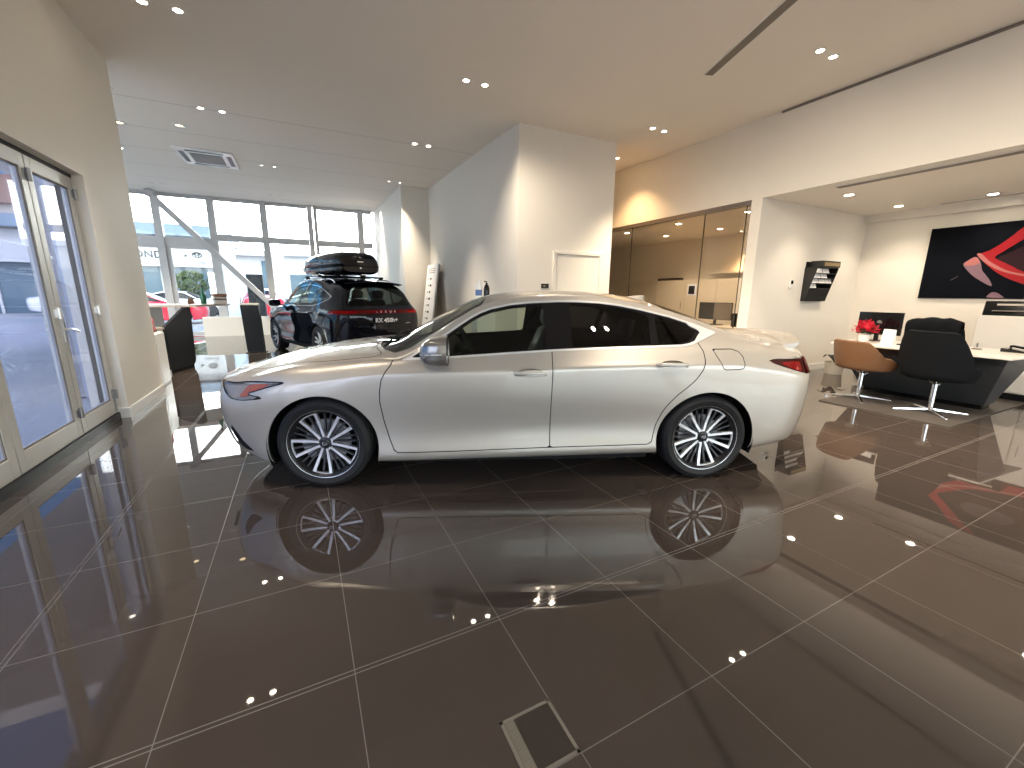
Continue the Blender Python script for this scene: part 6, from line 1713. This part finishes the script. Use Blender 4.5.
_LOW = {}
def street_car(loc, rz, paint, label, group=None, high=False):
    """simple parked car: shaped body, glass band, four wheels"""
    C = empty('parked_car', (loc[0], loc[1], 0), rz, label, 'car', group)
    if high not in _LOW:
        net, a, b = sedan_net(); net = net.copy()
        if high: net[:, :, 2] *= 1.12
        full = Skin.loft(net, 3, 3)
        k = 1.12 if high else 1.0
        ac = lambda s: np.where(s.S[:,1] < 6, np.minimum(np.hypot(s.V[:,0]-1.41, s.V[:,2]-.31), np.hypot(s.V[:,0]+1.405, s.V[:,2]-.31)) - .39, 1.0)
        _, body = full.clip(ac(full))
        dlo = np.array([(.85,.94),(.15,.985),(-.6,1.02),(-1.2,1.04),(-1.45,1.12),(-1.16,1.235),(-.6,1.335),(-.08,1.335),(.22,1.29),(.52,1.12)]) * np.array([1, k])
        s, r = body.split_rows(lambda q: q[1] < 8)
        g1, s = s.clip(sdf_poly(s.V[:, [0, 2]], dlo))
        ws = np.array([(1.07,-.3),(1.07,.2),(.96,.62),(.80,.72),(.36,.6),(.255,.4),(.23,-.3)]); rw = np.array([(-1.1,-.3),(-1.1,.3),(-1.17,.53),(-1.62,.57),(-1.75,.2),(-1.755,-.3)])
        g2, r = r.clip(sdf_poly(r.V[:, :2], ws)); g3, r = r.clip(sdf_poly(r.V[:, :2], rw))
        both = lambda q: q.join(q.mirror())
        b0 = both(s.join(r)).build('body', MATS['car_red']); g0 = both(g1.join(g2).join(g3).moved(-.004)).build('glazing', MATS['gloss_black'])
        w = MB().lathe([(0,.10),(.20,.10),(.23,.085),(.30,.11),(.33,.09),(.335,0),(.33,-.1),(.25,-.1)], 24).build('wheel', MATS['tyre_rubber'], auto=40)
        _LOW[high] = (b0.data, g0.data, w.data)
        for o in (b0, g0, w): bpy.data.objects.remove(o)
    b, g, w = _LOW[high]
    body = bpy.data.objects.new('body', b.copy()); body.data.materials[0] = MATS[paint]; COL.objects.link(body); body.parent = C
    o = bpy.data.objects.new('glazing', g); COL.objects.link(o); o.parent = C
    for x in (1.41, -1.405):
        for s in (1, -1):
            o = bpy.data.objects.new('wheel', w); COL.objects.link(o); o.parent = C; o.location = (x, s*.80, .335); o.rotation_euler = (-s*PI/2, 0, 0)
    return C

FRONT = Matrix(((1,0,0,0),(0,0,-1,0),(0,1,0,0),(0,0,0,1)))     # text that faces the hall (-y)
def build_outside():
    o = MB().box((-60, Y_F + .02, -.2), (60, 110, -.02)).box((-60, -40, -.2), (-2.11, Y_F + .02, -.02)).box((-2.11, -40, -.2), (60, Y_B - .2, -.02)).build('pavement', MATS['paving']); o['kind'] = 'structure'
    # showroom across the street
    S = empty('street_showroom', (0, 36, 0), 0, 'white showroom across the street with a blue roof band and dark glass', 'building')
    MB().box((-34, 0, 4.25), (-4.4, 9, 4.9)).box((-34, .6, 3.0), (-4.4, 9, 4.25)).build('walls', MATS['facade_white'], S)
    MB().box((-34, -.9, 4.95), (-4.3, 9, 5.65)).build('roof_band', MATS['band_blue'], S)
    f = MB(); f.box((-34, -.3, 3.0), (-4.6, .1, 4.35)); f.build('fascia', MATS['facade_white'], S)
    for i in range(10):
        x = -31.5 + i*2.6
        g = MB(); g.box((x+.06, .2, 0), (x+2.54, .3, 3.0)); g.build('shop_window', MATS['shop_glass'], S)
        p = MB(); p.box((x-.06, .1, 0), (x+.06, .35, 3.0)); p.build('post', MATS['facade_white'], S)
    text_mesh('fascia_text', 'OND', .62, MATS['sign_grey'], S, Matrix.Translation((-8.55, -.31, 3.72)) @ FRONT, .01, spacing=1.05, bold=.015)
    text_mesh('fascia_text', 'CITY', .42, MATS['pylon_blue'], S, Matrix.Translation((-7.15, -.31, 3.72)) @ FRONT, .01)
    text_mesh('fascia_small_text', 'TOYOTA', .22, MATS['sign_grey'], S, Matrix.Translation((-5.95, -.31, 3.28)) @ FRONT, .01)
    text_mesh('fascia_text', 'JU', .75, MATS['sign_grey'], S, Matrix.Translation((-13.2, -.31, 3.70)) @ FRONT, .01)
    e = MB()
    for (rx, rz_, dx) in ((.26,.17,0),(.10,.165,0),(.17,.07,0)):
        e.tube([(-5.95+dx+rx*math.cos(t), -.33, 3.80+rz_*math.sin(t) + (.06 if rz_ < .1 else 0)) for t in [2*PI*k/28 for k in range(28)]], .022, 6, closed=True)
    e.build('round_emblem', MATS['sign_grey'], S, smooth=True)
    ar = MB(); ar.prism([(-6.65,3.62),(-6.45,3.73),(-6.65,3.84)], -.33, -.31, 'y'); ar.build('arrow_mark', MATS['sign_grey'], S)
    # pale blue pylon
    P = empty('sign_pylon', (-2.95, 24, 0), 0, 'pale blue upright pylon outside the far glass', 'pylon')
    MB().box((-.45,-.2,0),(.40,.2,4.6)).build('slab', MATS['pylon_blue'], P, bevel=.02)
    # workshop with a roller door
    G = empty('workshop', (0, 31, 0), 0, 'low grey workshop with a roller door beyond the pylon', 'building')
    MB().box((-3.7, 0, 0), (-1.3, 6, 3.9)).build('walls', MATS['facade_white'], G)
    MB().box((-3.7, -.5, 3.55), (-1.3, 0, 3.75)).build('canopy', MATS['roller_grey'], G)
    d = MB()
    for i in range(22): d.box((-3.3, -.03 - .01*(i % 2), .02 + i*.15), (-2.1, -.001, .16 + i*.15))
    d.build('roller_door', MATS['roller_grey'], G)
    MB().box((-1.95, -.03, 0.0), (-1.5, -.001, 3.3)).build('side_window', MATS['shop_glass'], G)
    # long pale building to the right of it, washed out
    W = empty('pale_warehouse', (0, 44, 0), 0, 'long washed-out pale building seen behind the SUV', 'building')
    MB().box((-1.0, 0, 0), (30, 8, 4.6)).build('walls', MATS['facade_white'], W)
    MB().box((-1.0, -.6, 4.6), (30, 8, 5.0)).build('roof_edge', MATS['roller_grey'], W)
    for i in range(10): MB().box((-.6 + i*3, -.04, .2), (1.4 + i*3, -.001, 3.0)).build('shop_window', MATS['shop_glass'], W)
    # dark hoarding just outside
    D = empty('dark_cabinet', (-1.35, 18.0, 0), 0, 'dark upright cabinet just outside the glass beside the brace', 'cabinet')
    MB().box((-.29,-.2,0),(.22,.2,2.0)).build('body', MATS['band_dark'], D, bevel=.01)
    MB().box((-.27,-.215,.85),(.20,-.201,.88)).build('shelf_edge', MATS['sign_grey'], D)
    street_car((-6.1, 23.0), math.radians(8), 'car_red', 'red car parked nearest outside the far glass doors')
    street_car((-1.7, 25.5), math.radians(95), 'car_red', 'red car standing upright of the pylon beside the dark cabinet', high=True)
    street_car((-11.0, 33.2), math.radians(3), 'car_white', 'white car parked before the showroom, at the left of its windows')
    street_car((-5.9, 30.0), math.radians(-5), 'car_white', 'white car parked before the showroom left of the red car')
    street_car((-9.75, 28.0), math.atan2(28.0, -9.75), 'car_teal', 'pale green car seen through the narrow folding door leaf', high=True)
    street_car((1.5, 33.0), math.radians(0), 'car_silver', 'silver car in the street behind the black SUV')
    # tree in front of the showroom
    T = empty('street_tree', (-6.1, 33.6, 0), 0, 'small green tree before the showroom windows', 'tree')
    MB().cyl((0,0,0),(0,0,1.4),.10,.06,8).build('trunk', MATS['trunk'], T)
    rnd = random.Random(5); fm = MB()
    for i in range(420):
        a = rnd.uniform(0, 2*PI); r = rnd.uniform(.2, 1.0)**.5; z = rnd.uniform(-1, 1)
        p = Vector((math.cos(a)*r*math.sqrt(max(0,1-z*z))*.95, math.sin(a)*r*math.sqrt(max(0,1-z*z))*.95, 1.9 + z*.75))
        u = Vector((rnd.uniform(-1,1), rnd.uniform(-1,1), rnd.uniform(-1,1))).normalized()*.13; v = u.orthogonal().normalized()*.08
        fm.add([p-u, p+v, p+u, p-v], [(0,1,2,3)])
    fm.build('crown', MATS['foliage'], T)
    # house with a tiled roof further left
    Hh = empty('street_house', (-27, 62, 0), 0, 'house with a brown tiled roof far off through the wider folding door leaf', 'house')
    MB().box((-6,-4,0),(6,4,9.2)).build('walls', MATS['house_wall'], Hh)
    MB().prism([(-5,9.2),(5,9.2),(0,12.6)], -6.8, 6.8, 'x').build('roof', MATS['roof_tile'], Hh)
    # kerb line and painted bays
    k = MB(); k.box((-40, 19.9, -.02), (40, 20.1, .0)); 
    for i in range(7): k.box((-14 + i*3.0, 20.4, -.019), (-13.88 + i*3.0, 25, -.012))
    o = k.build('trim_60', MATS['facade_white']); o['kind'] = 'structure'
    # building block seen behind the viewpoint through the back windows
    Bk = empty('back_street_building', (2, -32, 0), 0, 'long pale building across the street behind the viewpoint', 'building')
    MB().box((-30,-4,0),(30,0,3.6)).build('walls', MATS['house_wall'], Bk)
mat('band_dark', (.03, .035, .045), rough=.3)

def build_world():
    w = bpy.data.worlds.new('sky'); SC.world = w; w.use_nodes = True
    nt = w.node_tree; bg = nt.nodes['Background']
    tc = nt.nodes.new('ShaderNodeTexCoord')
    sp = nt.nodes.new('ShaderNodeSeparateXYZ'); nt.links.new(tc.outputs['Generated'], sp.inputs[0])
    # blue gradient with height
    cr = nt.nodes.new('ShaderNodeValToRGB'); e = cr.color_ramp.elements
    e[0].position = 0.0; e[0].color = (.26, .52, .80, 1); e[1].position = .7; e[1].color = (.13, .32, .68, 1)
    m = cr.color_ramp.elements.new(.20); m.color = (.17, .50, .90, 1)
    nt.links.new(sp.outputs['Z'], cr.inputs[0])
    # a bright white cloud bank over the far street
    dt = nt.nodes.new('ShaderNodeVectorMath'); dt.operation = 'DOT_PRODUCT'; v = Vector((.16, .97, .20)).normalized(); dt.inputs[1].default_value = v
    nt.links.new(tc.outputs['Generated'], dt.inputs[0])
    ns = nt.nodes.new('ShaderNodeTexNoise'); ns.inputs['Scale'].default_value = 3.2; ns.inputs['Detail'].default_value = 5
    nt.links.new(tc.outputs['Generated'], ns.inputs['Vector'])
    ad = nt.nodes.new('ShaderNodeMath'); ad.operation = 'MULTIPLY_ADD'; ad.inputs[1].default_value = .05
    nt.links.new(ns.outputs['Fac'], ad.inputs[0]); nt.links.new(dt.outputs['Value'], ad.inputs[2])
    mr = nt.nodes.new('ShaderNodeMapRange'); mr.interpolation_type = 'SMOOTHSTEP'
    mr.inputs['From Min'].default_value = .930; mr.inputs['From Max'].default_value = .952
    nt.links.new(ad.outputs[0], mr.inputs['Value'])
    # unseen second bank behind the viewpoint, added as fill light for the hall
    mb_ = nt.nodes.new('ShaderNodeMapRange'); mb_.interpolation_type = 'SMOOTHSTEP'
    mb_.inputs['From Min'].default_value = .15; mb_.inputs['From Max'].default_value = .5; mb_.inputs['To Max'].default_value = BACK_FILL
    ny = nt.nodes.new('ShaderNodeMath'); ny.operation = 'MULTIPLY'; ny.inputs[1].default_value = -1
    nt.links.new(sp.outputs['Y'], ny.inputs[0]); nt.links.new(ny.outputs[0], mb_.inputs['Value'])
    mxf = nt.nodes.new('ShaderNodeMath'); mxf.operation = 'MAXIMUM'; nt.links.new(mr.outputs[0], mxf.inputs[0]); nt.links.new(mb_.outputs[0], mxf.inputs[1])
    mx = nt.nodes.new('ShaderNodeMix'); mx.data_type = 'RGBA'; mx.inputs[7].default_value = (CLOUD, CLOUD*.97, CLOUD*.93, 1)
    nt.links.new(mxf.outputs[0], mx.inputs[0]); nt.links.new(cr.outputs[0], mx.inputs[6])
    nt.links.new(mx.outputs[2], bg.inputs[0]); bg.inputs[1].default_value = SKY
    s = bpy.data.lights.new('sun', 'SUN'); s.energy = SUN; s.angle = math.radians(1.5); s.color = (1, .95, .88)
    so = bpy.data.objects.new('sun', s); COL.objects.link(so)
    so.rotation_euler = Vector((.80, -.50, .62)).to_track_quat('Z', 'Y').to_euler()

def build_camera():
    f = 413.0; yaw, pitch, roll = [math.radians(a) for a in (26.83, 12.25, -.48)]
    cy, sy, cp, sp_, cr, sr = math.cos(yaw), math.sin(yaw), math.cos(pitch), math.sin(pitch), math.cos(roll), math.sin(roll)
    fwd = Vector((sy*cp, cy*cp, -sp_)); right = Vector((cy, -sy, 0)); down = fwd.cross(right)
    r2 = right*cr + down*sr; d2 = -right*sr + down*cr
    cam = bpy.data.cameras.new('camera'); cam.sensor_width = 36; cam.lens = f * 36 / 1024; cam.clip_start = .05; cam.clip_end = 300
    o = bpy.data.objects.new('camera', cam); COL.objects.link(o)
    M = Matrix((( r2.x, -d2.x, -fwd.x, 0), (r2.y, -d2.y, -fwd.y, 0), (r2.z, -d2.z, -fwd.z, H_CAM), (0,0,0,1)))
    o.matrix_world = M; SC.camera = o
# ================================================================== assemble
POWER = 150.0; SKY = .68; SUN = .7; CLOUD = 12.0; BACK_FILL = .26
build_shell(); build_front(); build_folding_doors(); build_office(); build_lights()
build_recess(); build_reception(); build_floor_box()
build_outside(); build_world()
build_sedan(); build_suv(); build_roof_box()
build_camera()
vs = SC.view_settings
vs.view_transform = 'Standard'; vs.look = 'None'; vs.gamma = 1.0; vs.use_curve_mapping = False; vs.exposure = 1.55
cy = SC.cycles
cy.max_bounces = 10; cy.diffuse_bounces = 4; cy.glossy_bounces = 5; cy.transmission_bounces = 8; cy.transparent_max_bounces = 16
cy.sample_clamp_indirect = 6.0; cy.caustics_reflective = True; cy.caustics_refractive = False
cy.use_denoising = True; cy.use_light_tree = True
